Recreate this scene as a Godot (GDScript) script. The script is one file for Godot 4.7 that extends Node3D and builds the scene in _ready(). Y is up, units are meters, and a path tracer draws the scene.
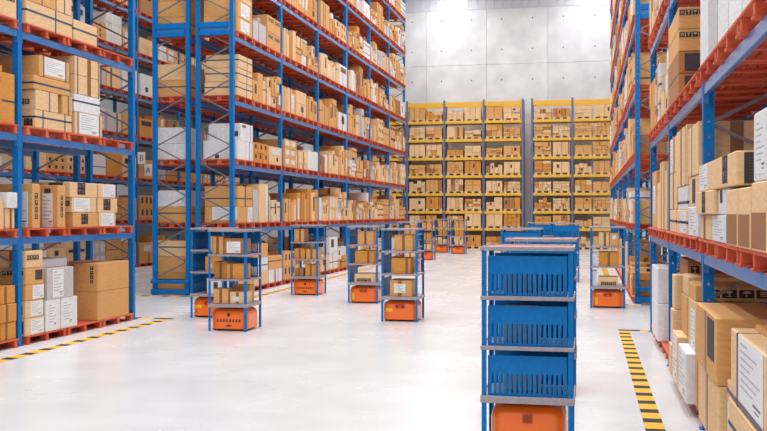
extends Node3D
# A warehouse: blue pallet racks along a wide aisle, low robots carrying blue shelf carts, yellow racks at the far wall.
# Depth into the hall is written as a positive distance Z and placed at -Z.

const CAM_H := 2.0
const FOCAL := 980.0
const YAW := 0.204743
const NAMED_CARTONS := 300
const NAMED_PALLETS := 218

var M := {}
var rng := RandomNumberGenerator.new()
var mesh_cache := {}
var specs: Array = []      # every carton on the racks
var pallets: Array = []    # every red pallet
var used_names := {}
var used_labels := {}

# ------------------------------------------------------------------ mesh building
class MB:
	var v := PackedVector3Array()
	var n := PackedVector3Array()
	var uv := PackedVector2Array()
	var col := PackedColorArray()
	var tint := Color(1, 1, 1)
	func tri(a: Vector3, b: Vector3, c: Vector3, nn: Vector3, ua := Vector2(), ub := Vector2(), uc := Vector2()) -> void:
		if (b - a).cross(c - a).dot(nn) > 0.0:
			var t := b; b = c; c = t
			var tu := ub; ub = uc; uc = tu
		v.append(a); v.append(b); v.append(c)
		n.append(nn); n.append(nn); n.append(nn)
		uv.append(ua); uv.append(ub); uv.append(uc)
		col.append(tint); col.append(tint); col.append(tint)
	func quad(a: Vector3, b: Vector3, c: Vector3, d: Vector3, nn: Vector3) -> void:
		tri(a, b, c, nn, Vector2(0, 1), Vector2(1, 1), Vector2(1, 0))
		tri(a, c, d, nn, Vector2(0, 1), Vector2(1, 0), Vector2(0, 0))
	func box(c: Vector3, s: Vector3, bv := 0.0) -> void:
		var h := s * 0.5
		var i := h - Vector3(bv, bv, bv)
		for ax in 3:
			var a1 := (ax + 1) % 3
			var a2 := (ax + 2) % 3
			for sg in [-1.0, 1.0]:
				var nn := Vector3(); nn[ax] = sg
				var p: Array = []
				for q in [[-1, -1], [1, -1], [1, 1], [-1, 1]]:
					var t := Vector3(); t[ax] = sg * h[ax]; t[a1] = q[0] * i[a1]; t[a2] = q[1] * i[a2]
					p.append(c + t)
				quad(p[0], p[1], p[2], p[3], nn)
		if bv <= 0.0:
			return
		for ax in 3:
			var a1 := (ax + 1) % 3
			var a2 := (ax + 2) % 3
			for s1 in [-1.0, 1.0]:
				for s2 in [-1.0, 1.0]:
					var nn := Vector3(); nn[a1] = s1; nn[a2] = s2
					nn = nn.normalized()
					var p: Array = []
					for q in [[-1, 0], [1, 0], [1, 1], [-1, 1]]:
						var t := Vector3()
						t[ax] = q[0] * i[ax]
						t[a1] = s1 * (h[a1] if q[1] == 0 else i[a1])
						t[a2] = s2 * (i[a2] if q[1] == 0 else h[a2])
						p.append(c + t)
					quad(p[0], p[1], p[2], p[3], nn)
		for sx in [-1.0, 1.0]:
			for sy in [-1.0, 1.0]:
				for sz in [-1.0, 1.0]:
					var sg := Vector3(sx, sy, sz)
					tri(c + Vector3(h.x, i.y, i.z) * sg, c + Vector3(i.x, h.y, i.z) * sg, c + Vector3(i.x, i.y, h.z) * sg, sg.normalized())
	func bar(p: Vector3, q: Vector3, w: float, t: float, up := Vector3(0, 0, 1)) -> void:
		# a flat bar from p to q, w wide and t thick along up
		var d := (q - p).normalized()
		var e := up.normalized()
		var f := d.cross(e).normalized()
		var c: Array = []
		for k in [[-1, -1], [1, -1], [1, 1], [-1, 1]]:
			c.append(f * (k[0] * w * 0.5) + e * (k[1] * t * 0.5))
		var nn := [-e, f, e, -f]
		for k in 4:
			quad(p + c[k], q + c[k], q + c[(k + 1) % 4], p + c[(k + 1) % 4], nn[k])
		quad(p + c[0], p + c[1], p + c[2], p + c[3], -d)
		quad(q + c[0], q + c[1], q + c[2], q + c[3], d)
	func cyl(c: Vector3, axis: Vector3, r: float, len: float, seg := 12) -> void:
		var a := axis.normalized()
		var e := (Vector3(0, 1, 0) if absf(a.y) < 0.9 else Vector3(1, 0, 0)).cross(a).normalized()
		var f := a.cross(e)
		var h := a * len * 0.5
		for k in seg:
			var t0 := TAU * k / seg
			var t1 := TAU * (k + 1) / seg
			var p0 := (e * cos(t0) + f * sin(t0)) * r
			var p1 := (e * cos(t1) + f * sin(t1)) * r
			quad(c - h + p0, c - h + p1, c + h + p1, c + h + p0, (p0 + p1).normalized())
			tri(c + h, c + h + p0, c + h + p1, a)
			tri(c - h, c - h + p0, c - h + p1, -a)
	func rounded(c: Vector3, s: Vector3, r: float, cut_bottom := true) -> void:
		# a box with rounded edges; the underside stays flat
		var h := s * 0.5
		var low := -h.y
		if cut_bottom:
			h.y += r * 0.5
		var off := Vector3(0, -r * 0.5 if cut_bottom else 0.0, 0)
		var steps := [0.0, 0.12, 0.3, 0.55, 1.0]
		var lists: Array = []
		for ax in 3:
			var l: Array = []
			for q in steps: l.append(-h[ax] + q * r)
			for k in range(4, -1, -1): l.append(h[ax] - steps[k] * r)
			lists.append(l)
		var inner := h - Vector3(r, r, r)
		for ax in 3:
			var a1 := (ax + 1) % 3
			var a2 := (ax + 2) % 3
			for sg in [-1.0, 1.0]:
				for i in 9:
					for j in 9:
						var pp: Array = []
						var nns: Array = []
						for q in [[0, 0], [1, 0], [1, 1], [0, 1]]:
							var t := Vector3(); t[ax] = sg * h[ax]; t[a1] = lists[a1][i + q[0]]; t[a2] = lists[a2][j + q[1]]
							var cl := t.clamp(-inner, inner)
							var d := (t - cl).normalized()
							var w := cl + d * r + off
							w.y = maxf(w.y, low)
							pp.append(c + w)
							nns.append(d)
						var e: int = v.size()
						var mid: Vector3 = (nns[0] + nns[1] + nns[2] + nns[3]).normalized()
						quad(pp[0], pp[1], pp[2], pp[3], mid)
						for k in range(e, v.size()):
							for q in 4:
								if v[k].is_equal_approx(pp[q]): n[k] = nns[q]
	func extrude(poly: PackedVector2Array, y0: float, y1: float) -> void:
		var ids := Geometry2D.triangulate_polygon(poly)
		for k in range(0, ids.size(), 3):
			var a := poly[ids[k]]; var b := poly[ids[k + 1]]; var c := poly[ids[k + 2]]
			tri(Vector3(a.x, y1, a.y), Vector3(b.x, y1, b.y), Vector3(c.x, y1, c.y), Vector3.UP)
			tri(Vector3(a.x, y0, a.y), Vector3(b.x, y0, b.y), Vector3(c.x, y0, c.y), Vector3.DOWN)
		var cw := Geometry2D.is_polygon_clockwise(poly)
		for k in poly.size():
			var a := poly[k]; var b := poly[(k + 1) % poly.size()]
			var e := (b - a).normalized()
			var nn := Vector3(-e.y, 0, e.x) if cw else Vector3(e.y, 0, -e.x)
			quad(Vector3(a.x, y0, a.y), Vector3(b.x, y0, b.y), Vector3(b.x, y1, b.y), Vector3(a.x, y1, a.y), nn)
	func done(mat: Material, colours := false) -> ArrayMesh:
		var arr := []
		arr.resize(Mesh.ARRAY_MAX)
		arr[Mesh.ARRAY_VERTEX] = v
		arr[Mesh.ARRAY_NORMAL] = n
		arr[Mesh.ARRAY_TEX_UV] = uv
		if colours: arr[Mesh.ARRAY_COLOR] = col
		var m := ArrayMesh.new()
		m.add_surface_from_arrays(Mesh.PRIMITIVE_TRIANGLES, arr)
		if mat: m.surface_set_material(0, mat)
		return m

func numbered(called: String) -> String:
	var k: int = used_names.get(called, 0)
	used_names[called] = k + 1
	return called if k == 0 else "%s_%03d" % [called, k]

func part(called: String, mesh: Mesh, parent: Node, at := Vector3.ZERO, mat: Material = null) -> MeshInstance3D:
	var o := MeshInstance3D.new()
	o.name = called
	o.mesh = mesh
	if mat: o.material_override = mat
	o.position = at
	parent.add_child(o, true)
	return o

func tag(o: Node, label: String, category: String, group := "") -> void:
	if used_labels.has(label): print("label twice: ", label)
	used_labels[label] = true
	var words := label.replace(",", " ").split(" ", false).size()
	if words < 4 or words > 16: print("label words ", words, ": ", label)
	o.set_meta("label", label)
	o.set_meta("category", category)
	if group != "": o.set_meta("group", group)

func thing(called: String, label: String, category: String, at: Vector3, group := "") -> Node3D:
	var o := Node3D.new()
	o.name = numbered(called)
	add_child(o)
	o.position = at
	tag(o, label, category, group)
	return o

func struct(called: String, mesh: Mesh, label: String, category: String, mat: Material = null) -> MeshInstance3D:
	var o := part(called, mesh, self, Vector3.ZERO, mat)
	o.set_meta("kind", "structure")
	tag(o, label, category)
	return o

func box_mesh(s: Vector3, bv: float) -> ArrayMesh:
	var key := "b%d_%d_%d_%d" % [roundi(s.x * 1000), roundi(s.y * 1000), roundi(s.z * 1000), roundi(bv * 1000)]
	if not mesh_cache.has(key):
		var b := MB.new()
		b.box(Vector3.ZERO, s, bv)
		mesh_cache[key] = b.done(null)
	return mesh_cache[key]

# ------------------------------------------------------------------ materials
func rgb(r: float, g: float, b: float) -> Color:
	return Color(r / 255.0, g / 255.0, b / 255.0)

func noise_image(seed_: int, freq: float, size: int, lo: Color, hi: Color, octaves := 4, stretch := 1.0, sharp := 1.0) -> ImageTexture:
	var f := FastNoiseLite.new()
	f.seed = seed_
	f.noise_type = FastNoiseLite.TYPE_SIMPLEX_SMOOTH
	f.frequency = freq
	f.fractal_octaves = octaves
	var g := f.get_seamless_image(size, size)
	if stretch > 1.0:
		g.resize(int(size), int(size / stretch), Image.INTERPOLATE_BILINEAR)
		var big := Image.create(size, size, false, g.get_format())
		for k in int(stretch):
			big.blit_rect(g, Rect2i(0, 0, size, int(size / stretch)), Vector2i(0, k * int(size / stretch)))
		g = big
	var im := Image.create(size, size, false, Image.FORMAT_RGB8)
	for y in size:
		for x in size:
			var t := clampf((g.get_pixel(x, y).r - 0.5) * sharp + 0.5, 0.0, 1.0)
			im.set_pixel(x, y, lo.lerp(hi, t))
	im.generate_mipmaps()
	return ImageTexture.create_from_image(im)

func mat(c: Color, rough := 0.7, metal := 0.0, tex: Texture2D = null, scale := 1.0, world := false) -> StandardMaterial3D:
	var m := StandardMaterial3D.new()
	m.albedo_color = c
	m.roughness = rough
	m.metallic = metal
	if tex:
		m.albedo_texture = tex
		m.uv1_triplanar = true
		m.uv1_world_triplanar = world
		m.uv1_scale = Vector3.ONE * scale
	return m

func picture(im: Image, rough := 0.7) -> StandardMaterial3D:
	im.generate_mipmaps()
	var m := StandardMaterial3D.new()
	m.albedo_texture = ImageTexture.create_from_image(im)
	m.roughness = rough
	return m

func disc(im: Image, cx: float, cy: float, r: float, c: Color) -> void:
	for y in range(int(cy - r), int(cy + r) + 1):
		for x in range(int(cx - r), int(cx + r) + 1):
			if Vector2(x - cx, y - cy).length() <= r and x >= 0 and y >= 0 and x < im.get_width() and y < im.get_height():
				im.set_pixel(x, y, c)

func glyph(im: Image, x0: int, y0: int, s: int, which: int, paper: Color) -> void:
	# handling symbols: arrows up, glass, umbrella, stacking bars, letters
	var u := s / 10.0
	match which % 5:
		0:
			for k in 2:
				var cx := x0 + (3 + 4 * k) * u
				im.fill_rect(Rect2i(int(cx - u * 0.6), int(y0 + 3 * u), int(u * 1.3) + 1, int(6 * u)), paper)
				for r in int(3 * u):
					im.fill_rect(Rect2i(int(cx - r * 0.55), int(y0 + u) + r, int(r * 1.1) + 1, 1), paper)
		1:
			for r in int(4 * u):
				im.fill_rect(Rect2i(int(x0 + 2 * u + r * 0.45), int(y0 + u) + r, int(6 * u - r * 0.9), 1), paper)
			im.fill_rect(Rect2i(int(x0 + 4.6 * u), int(y0 + 4.5 * u), int(0.9 * u) + 1, int(4 * u)), paper)
			im.fill_rect(Rect2i(int(x0 + 3 * u), int(y0 + 8.2 * u), int(4 * u), int(u)), paper)
		2:
			disc(im, x0 + 5 * u, y0 + 4 * u, 3.4 * u, paper)
			im.fill_rect(Rect2i(int(x0 + 1.2 * u), int(y0 + 4.4 * u), int(7.8 * u), int(3.4 * u)), Color(0.13, 0.12, 0.13))
			im.fill_rect(Rect2i(int(x0 + 4.7 * u), int(y0 + 4.2 * u), int(0.8 * u) + 1, int(4.6 * u)), paper)
		3:
			for k in 3:
				im.fill_rect(Rect2i(int(x0 + 2 * u), int(y0 + (1.5 + 2.6 * k) * u), int(6 * u), int(1.5 * u)), paper)
		4:
			im.fill_rect(Rect2i(int(x0 + 2 * u), int(y0 + 1.4 * u), int(6 * u), int(7.2 * u)), paper)
			im.fill_rect(Rect2i(int(x0 + 3.6 * u), int(y0 + 3 * u), int(3 * u), int(4 * u)), Color(0.13, 0.12, 0.13))

const TONE := ["tan", "pale", "amber", "brown", "white", "grey"]
var tone_col := []

func make_materials() -> void:
	var card := noise_image(11, 0.02, 256, Color(0.93, 0.92, 0.91), Color(1, 1, 1), 5, 4.0, 1.2)
	var wrap := noise_image(12, 0.03, 256, Color(0.93, 0.925, 0.93), Color(1, 1, 1), 5, 1.0, 1.2)
	var fine := noise_image(13, 0.05, 256, Color(0.88, 0.88, 0.88), Color(1, 1, 1), 4)
	tone_col = [rgb(228, 170, 102), rgb(241, 200, 150), rgb(220, 150, 64), rgb(180, 122, 74), rgb(238, 236, 234), rgb(206, 198, 198)]
	M.card = []
	for k in 6:
		var m := mat(tone_col[k], 0.75 if k < 4 else 0.5, 0.0, card if k < 4 else wrap, 1.3)
		M.card.append(m)
	M.mass = mat(Color(1, 1, 1), 0.75, 0.0, card, 1.3, true)
	M.mass.vertex_color_use_as_albedo = true
	M.blue = mat(rgb(0, 122, 198), 0.42, 0.0, fine, 1.0)
	M.beam = mat(rgb(40, 126, 200), 0.3, 0.0, fine, 1.0)
	for k in ["blue", "beam"]:
		M[k].clearcoat_enabled = true
		M[k].metallic_specular = 0.5 if k == "beam" else 0.3
		M[k].clearcoat = 0.5 if k == "beam" else 0.12
		M[k].clearcoat_roughness = 0.25
	M.navy = mat(rgb(20, 82, 150), 0.45, 0.0, fine, 1.0)
	M.brace = mat(rgb(142, 132, 136), 0.45, 0.5, fine, 1.0)
	M.yellow_beam = mat(rgb(250, 192, 62), 0.5, 0.0, fine, 1.0)
	M.far_post = mat(rgb(112, 118, 152), 0.5, 0.0, fine, 1.0)
	M.pallet = []
	for c in [rgb(224, 98, 58), rgb(214, 88, 54), rgb(230, 112, 74)]:
		M.pallet.append(mat(c, 0.7, 0.0, card, 0.9))
	M.pallet_mass = mat(rgb(222, 98, 62), 0.7, 0.0, card, 0.9, true)
	M.wood = mat(rgb(240, 204, 150), 0.75, 0.0, card, 0.9)
	M.tray = mat(rgb(176, 166, 172), 0.4, 0.2, fine, 1.5)
	M.deck = mat(rgb(196, 108, 78), 0.6, 0.0, card, 1.0)
	M.orange = mat(rgb(255, 114, 12), 0.28, 0.0)
	M.orange.clearcoat_enabled = true
	M.orange.clearcoat = 0.4
	M.orange.clearcoat_roughness = 0.15
	M.orange_dark = mat(rgb(206, 74, 22), 0.4)
	M.port = mat(rgb(150, 62, 34), 0.5)
	M.black = mat(rgb(30, 28, 30), 0.5)
	M.yellow = mat(rgb(252, 190, 30), 0.5)
	M.tape_yellow = mat(rgb(250, 188, 10), 0.7, 0.0, fine, 3.0)
	M.tape_black = mat(rgb(28, 24, 24), 0.75, 0.0, fine, 3.0)
	M.strap = mat(rgb(52, 74, 108), 0.4)
	M.packtape = mat(rgb(140, 92, 52), 0.35)
	M.band = mat(rgb(158, 106, 66), 0.6)
	M.steel = mat(rgb(172, 172, 178), 0.35, 0.7)
	# printed marks
	var ink := Color(0.15, 0.13, 0.15)
	var paper := rgb(214, 170, 122)
	var im := Image.create(64, 64, false, Image.FORMAT_RGB8)
	im.fill(ink)
	for k in 4: glyph(im, 4 + 30 * (k % 2), 4 + 30 * (k / 2), 26, k, rgb(150, 122, 96))
	M.print = picture(im)
	im = Image.create(64, 64, false, Image.FORMAT_RGB8)
	im.fill(rgb(62, 52, 58))
	for k in 9: im.fill_rect(Rect2i(6, 5 + 6 * k, 20 + (k * 23) % 32, 1), rgb(96, 84, 86))
	M.block = picture(im)
	im = Image.create(192, 48, false, Image.FORMAT_RGB8)
	im.fill(paper)
	for k in 4:
		im.fill_rect(Rect2i(3 + 48 * k, 3, 42, 42), ink)
		glyph(im, 6 + 48 * k, 6, 36, k, paper)
	M.row = picture(im)
	im = Image.create(48, 192, false, Image.FORMAT_RGB8)
	im.fill(paper)
	for k in 4:
		im.fill_rect(Rect2i(5, 4 + 48 * k, 38, 40), ink)
		glyph(im, 8, 8 + 48 * k, 32, k + 1, paper)
	M.column = picture(im)
	im = Image.create(96, 128, false, Image.FORMAT_RGB8)
	im.fill(rgb(232, 231, 230))
	for k in 7:
		im.fill_rect(Rect2i(8, 10 + 14 * k, 30 + (k * 37) % 50, 4), rgb(178, 175, 180))
	im.fill_rect(Rect2i(60, 104, 28, 5), rgb(96, 92, 98))
	im.fill_rect(Rect2i(64, 114, 18, 4), rgb(130, 126, 130))
	M.label = picture(im, 0.5)

# ------------------------------------------------------------------ cartons
func project(p: Vector3) -> Vector3:
	# picture place and depth of a point: used only to rank cartons by how large they show
	var zz := -p.z
	var d := zz * cos(YAW) - p.x * sin(YAW)
	var lat := p.x * cos(YAW) + zz * sin(YAW)
	return Vector3(383.5 + FOCAL * lat / maxf(d, 0.1), 213.5 - (p.y - CAM_H) * FOCAL / maxf(d, 0.1), d)

# decs: [face, kind, u, v, w, h] as fractions of the face; face a = towards the aisle, c = towards the camera
func put(rack: Dictionary, bay: int, level: int, z0: float, z1: float, y0: float, h: float, depth: float, tone: int, decs := [], proud := 0.04, prio := 1.0) -> void:
	var s: int = rack.s
	var xf: float = rack.x + s * proud
	specs.append({"c": Vector3(xf - s * depth * 0.5, y0 + h * 0.5, -(z0 + z1) * 0.5), "s": Vector3(depth, h - 0.004, z1 - z0 - 0.008), "tone": tone, "side": s, "decs": decs, "rack": rack.called, "bay": bay, "bay_name": rack.bays[bay], "level": level, "prio": prio})

func random_decs(big: bool) -> Array:
	var d := []
	var r := rng.randf()
	if r < 0.22: d.append(["a", "label", rng.randf_range(0.35, 0.65), rng.randf_range(0.4, 0.6), rng.randf_range(0.4, 0.65), rng.randf_range(0.45, 0.75)])
	elif r < 0.36: d.append(["a", "print", rng.randf_range(0.3, 0.7), 0.6, 0.34, 0.45])
	elif r < 0.52: d.append(["a", "tape", rng.randf_range(0.3, 0.7), 0.5, 0.16, 1.0])
	elif r < 0.66: d.append(["a", "strap_h", 0.5, rng.randf_range(0.4, 0.7), 1, 1])
	elif r < 0.74: d.append(["a", "block", rng.randf_range(0.3, 0.7), 0.6, 0.4, 0.5])
	elif r < 0.82: d.append(["a", "row", 0.5, 0.75, 0.75, 0.25])
	r = rng.randf()
	if r < 0.16: d.append(["c", "label", 0.5, 0.5, 0.5, 0.6])
	elif r < 0.3: d.append(["c", "tape", 0.5, 0.5, 0.14, 1.0])
	elif r < 0.38: d.append(["c", "column", 0.75, 0.55, 0.14, 0.7])
	elif r < 0.44: d.append(["c", "print", 0.6, 0.6, 0.3, 0.4])
	if big and rng.randf() < 0.3: d.append(["a", "strap_v", rng.randf_range(0.25, 0.75), 0.5, 1, 1])
	return d

func random_tone() -> int:
	var r := rng.randf()
	return 0 if r < 0.32 else 1 if r < 0.62 else 2 if r < 0.72 else 3 if r < 0.78 else 4 if r < 0.92 else 5

func fill(rack: Dictionary, bay: int, level: int, z0: float, z1: float, y0: float, hmax: float, prio := 1.0, coarse := false) -> void:
	# a loaded pallet between depths z0 and z1
	var style := [0, 1, 2, 2, 3, 4][rng.randi_range(0, 5)] as int
	if coarse: style = rng.randi_range(0, 1)
	var w := z1 - z0
	var proud := rng.randf_range(0.0, 0.05)
	match style:
		0:  # one or two large boxes on each other
			var tiers := rng.randi_range(1, 2)
			var t := random_tone()
			var hh := rng.randf_range(0.55, 0.95) * hmax / tiers
			var m := rng.randf_range(0.0, 0.08)
			for k in tiers: put(rack, bay, level, z0 + m, z1 - m, y0 + k * hh, hh, rng.randf_range(0.8, 0.9), t, random_decs(true), proud, prio)
		1:  # regular block of boxes
			var nc := rng.randi_range(2, 3)
			var nt := rng.randi_range(2, 3)
			var hh := rng.randf_range(0.6, 0.95) * hmax / nt
			var t := random_tone()
			var dec := random_decs(false)
			for i in nc:
				for k in nt:
					put(rack, bay, level, z0 + w * i / nc, z0 + w * (i + 1) / nc, y0 + k * hh, hh, 0.86, t, dec, proud + rng.randf_range(-0.015, 0.015), prio)
		2:  # tall boxes side by side
			var nc := rng.randi_range(3, 4)
			var t := random_tone()
			for i in nc:
				var hh := hmax * rng.randf_range(0.62, 0.95)
				put(rack, bay, level, z0 + w * i / nc, z0 + w * (i + 1) / nc, y0, hh, rng.randf_range(0.7, 0.9), t if rng.randf() < 0.7 else random_tone(), random_decs(false), proud + rng.randf_range(-0.03, 0.03), prio)
		_:  # uneven stacks
			var z := z0
			while z < z1 - 0.12:
				var cw := rng.randf_range(0.28, 0.62)
				if z + cw > z1 - 0.2: cw = z1 - z
				var y := y0
				var top := y0 + hmax * rng.randf_range(0.55, 0.98)
				while y < top - 0.12:
					var hh := minf(rng.randf_range(0.2, 0.46), maxf(top - y, 0.16))
					var inset := rng.randf_range(0.0, 0.04)
					put(rack, bay, level, z + inset, z + cw - inset * 0.5, y, hh, rng.randf_range(0.55, 0.88), random_tone(), random_decs(false), proud + rng.randf_range(-0.05, 0.03), prio)
					y += hh
				z += cw

func dec_rect(sp: Dictionary, d: Array) -> Array:
	# centre, yaw, width and height of a flat mark on a face
	var s: Vector3 = sp.s
	var side: int = sp.side
	var face: String = d[0]
	var fw: float = s.z if face == "a" else s.x
	var w: float = d[4] * fw
	var h: float = d[5] * s.y
	if d[1] == "tape": w = clampf(w, 0.05, 0.12)
	if d[1] == "print" or d[1] == "block":
		var q := minf(w, h * 1.3)
		w = q
	if d[1] == "row": h = minf(h, w * 0.25)
	if d[1] == "column": h = minf(h, w * 4.0)
	w = minf(w, fw - 0.02)
	h = minf(h, s.y - 0.016) if d[1] != "tape" else s.y - 0.01
	var u := clampf((d[2] - 0.5) * fw, -(fw - w) * 0.5 + 0.006, (fw - w) * 0.5 - 0.006)
	var v := clampf((d[3] - 0.5) * s.y, -(s.y - h) * 0.5 + 0.004, (s.y - h) * 0.5 - 0.004)
	if face == "a":
		return [Vector3(side * (s.x * 0.5), v, -u * side), side * PI * 0.5, w, h]
	return [Vector3(u, v, s.z * 0.5), 0.0, w, h]

var plate: ArrayMesh
func plate_mesh() -> ArrayMesh:
	if plate == null:
		var b := MB.new()
		b.box(Vector3(0, 0, 0.001), Vector3(1, 1, 0.004))
		plate = b.done(null)
	return plate

const DEC_PART := {"label": "shipping_label", "print": "printed_mark", "block": "printed_block", "row": "printed_symbols", "column": "printed_symbols", "tape": "tape_strip", "band": "printed_band"}

func carton_node(sp: Dictionary, called: String) -> MeshInstance3D:
	var o := MeshInstance3D.new()
	o.name = numbered(called)
	o.mesh = box_mesh((sp.s as Vector3 - Vector3.ONE * 0.0025).snapped(Vector3.ONE * 0.005), 0.008)
	o.material_override = M.card[sp.tone]
	add_child(o)
	o.position = sp.c
	var s: Vector3 = sp.s
	for d in sp.decs:
		if d[1] == "strap_h" or d[1] == "strap_v":
			var key := "s%s_%d_%d_%d" % [d[1], roundi(s.x * 200), roundi(s.y * 200), roundi(s.z * 200)]
			if not mesh_cache.has(key):
				var b := MB.new()
				var e := 0.006
				if d[1] == "strap_h":
					for sg in [-1, 1]:
						b.box(Vector3(sg * s.x * 0.5, 0, 0), Vector3(e, 0.028, s.z + e))
						b.box(Vector3(0, 0, sg * s.z * 0.5), Vector3(s.x + e, 0.028, e))
				else:
					for sg in [-1, 1]:
						b.box(Vector3(sg * s.x * 0.5, 0, 0), Vector3(e, s.y, 0.028))
						b.box(Vector3(0, sg * (s.y * 0.5 - 0.002), 0), Vector3(s.x + e, 0.005, 0.028))
				mesh_cache[key] = b.done(null)
			var at := Vector3(0, (d[3] - 0.5) * s.y, 0) if d[1] == "strap_h" else Vector3(0, 0, -(d[2] - 0.5) * s.z * sp.side)
			part("strap", mesh_cache[key], o, at, M.strap)
		else:
			var r := dec_rect(sp, d)
			var m: Material = M.packtape if d[1] == "tape" else M[d[1]]
			var q := part(DEC_PART[d[1]], plate_mesh(), o, r[0], m)
			q.rotation.y = r[1]
			q.scale = Vector3(r[2], r[3], 1)
	return o

const ORD := ["farthest", "second-farthest", "third-farthest", "fourth-farthest", "fifth-farthest", "sixth-farthest", "seventh-farthest", "eighth-farthest", "ninth-farthest", "tenth-farthest", "eleventh-farthest", "twelfth-farthest", "thirteenth-farthest", "fourteenth-farthest", "fifteenth-farthest", "sixteenth-farthest"]
const TIER := ["lowest", "second up", "third up", "fourth up", "fifth up", "sixth up", "seventh up"]
const LEVEL := ["floor level", "first shelf", "second shelf", "third shelf", "fourth shelf", "fifth shelf", "sixth shelf", "seventh shelf", "eighth shelf"]
const BAY := ["near bay", "second bay", "third bay", "fourth bay", "fifth bay", "sixth bay"]
const FEATURE := {"label": "white label", "print": "dark print", "block": "black square", "row": "symbol row", "column": "upright symbols", "tape": "brown tape", "band": "brown band", "strap_h": "dark strap", "strap_v": "dark strap"}

func build_cartons() -> void:
	# rank by size in the picture; the largest become things, the rest one mass
	for sp in specs:
		var p := project(sp.c + Vector3(sp.side * sp.s.x * 0.5, 0, sp.s.z * 0.4))
		var k := FOCAL / p.z
		var s: Vector3 = sp.s
		sp.area = k * k * s.y * (s.x + s.z * absf(sp.c.x) / p.z) * sp.prio
		sp.out = p.z < 1.0 or p.x < -90 or p.x > 860 or p.y < -90 or p.y > 520
		if p.x < -4 or p.x > 771 or p.y < -14 or p.y > 445: sp.area *= 0.02
	specs = specs.filter(func(a): return not a.out)
	specs.sort_custom(func(a, b): return a.area > b.area)
	print("cartons ", specs.size())
	# stack and tier of each within its bay level
	var cells := {}
	for sp in specs:
		var key := "%s|%d|%d" % [sp.rack, sp.bay, sp.level]
		if not cells.has(key): cells[key] = []
		cells[key].append(sp)
	for key in cells:
		var list: Array = cells[key]
		list.sort_custom(func(a, b): return a.c.z + a.c.y * 0.0001 < b.c.z + b.c.y * 0.0001)
		var cols: Array = []
		for sp in list:
			var hit := -1
			for k in cols.size():
				var b: Dictionary = cols[k][0]
				if absf(b.c.z - sp.c.z) < minf(b.s.z, sp.s.z) * 0.45 and b.c.distance_to(Vector3(b.c.x, sp.c.y, sp.c.z)) < 9.0: hit = k
			if hit < 0: cols.append([sp])
			else: cols[hit].append(sp)
		for k in cols.size():
			cols[k].sort_custom(func(a, b): return a.c.y < b.c.y)
			for t in cols[k].size():
				cols[k][t].col = k
				cols[k][t].tier = t
	var mass := MB.new()
	for i in specs.size():
		var sp: Dictionary = specs[i]
		if i < NAMED_CARTONS:
			var o := carton_node(sp, "cardboard_box")
			var f: String = "plain" if sp.decs.is_empty() else "with " + FEATURE[sp.decs[0][1]]
			var lab := "%s carton %s, %s, %s stack, %s, %s, %s" % [TONE[sp.tone], f, TIER[sp.tier], ORD[mini(sp.col, 15)], LEVEL[sp.level], sp.rack, sp.bay_name]
			tag(o, lab, "box", "cartons on the blue racks")
		else:
			var c: Color = tone_col[sp.tone].srgb_to_linear()
			var j := 0.93 + 0.12 * fmod(i * 0.618, 1.0)
			mass.tint = Color(c.r * j, c.g * j, c.b * j)
			mass.box(sp.c, sp.s)
			for d in sp.decs:
				if d[1] == "strap_v": continue
				mass.tint = {"label": Color(0.75, 0.75, 0.74), "tape": Color(0.26, 0.11, 0.04), "strap_h": Color(0.04, 0.07, 0.15), "band": Color(0.34, 0.14, 0.055)}.get(d[1], Color(0.045, 0.035, 0.04))
				var s: Vector3 = sp.s
				if d[1] == "strap_h":
					mass.box(sp.c + Vector3(0, (d[3] - 0.5) * s.y, 0), Vector3(s.x + 0.006, 0.028, s.z + 0.006))
					continue
				var r := dec_rect(sp, d)
				var ext := Vector3(0.006, r[3], r[2]) if d[0] == "a" else Vector3(r[2], r[3], 0.006)
				mass.box(sp.c + r[0], ext)
	var q := part("distant_cartons", mass.done(M.mass, true), self)
	q.set_meta("kind", "stuff")
	tag(q, "mass of small cartons filling the distant shelves of all racks", "cartons")

# ------------------------------------------------------------------ pallets
var pallet_parts := {}
const PW := 1.17   # along the rack
const PD := 0.96   # front to back
const PH := 0.13

func pallet_shapes() -> void:
	pallet_parts.deck = box_mesh(Vector3(0.176, 0.022, PW), 0.003)
	pallet_parts.block = box_mesh(Vector3(0.12, 0.086, 0.075), 0.003)
	pallet_parts.skid = box_mesh(Vector3(PD, 0.022, 0.1), 0.003)
	for which in 2:
		var b := MB.new()
		pallet_pieces(b, Vector3.ZERO)
		pallet_parts["whole%d" % which] = b.done(null)

func pallet_pieces(b: MB, at: Vector3) -> void:
	for k in 5: b.box(at + Vector3((k - 2) * 0.196, 0.119, 0), Vector3(0.176, 0.022, PW))
	for i in 3:
		for j in 3: b.box(at + Vector3((i - 1) * 0.41, 0.065, (j - 1) * 0.53), Vector3(0.12, 0.086, 0.075))
	for j in 3: b.box(at + Vector3(0, 0.011, (j - 1) * 0.53), Vector3(PD, 0.022, 0.1))

func want_pallet(rack: Dictionary, bay: int, level: int, z: float, y: float, slot: int, prio := 1.0) -> void:
	var s: int = rack.s
	pallets.append({"at": Vector3(rack.x + s * (rack.get("lip", 0.05) - (0.06 if level == 0 and rack.has("tuck") else 0.0) - PD * 0.5), y, -z), "rack": rack.called, "bay_name": rack.bays[bay], "level": level, "slot": slot, "prio": prio})

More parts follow.
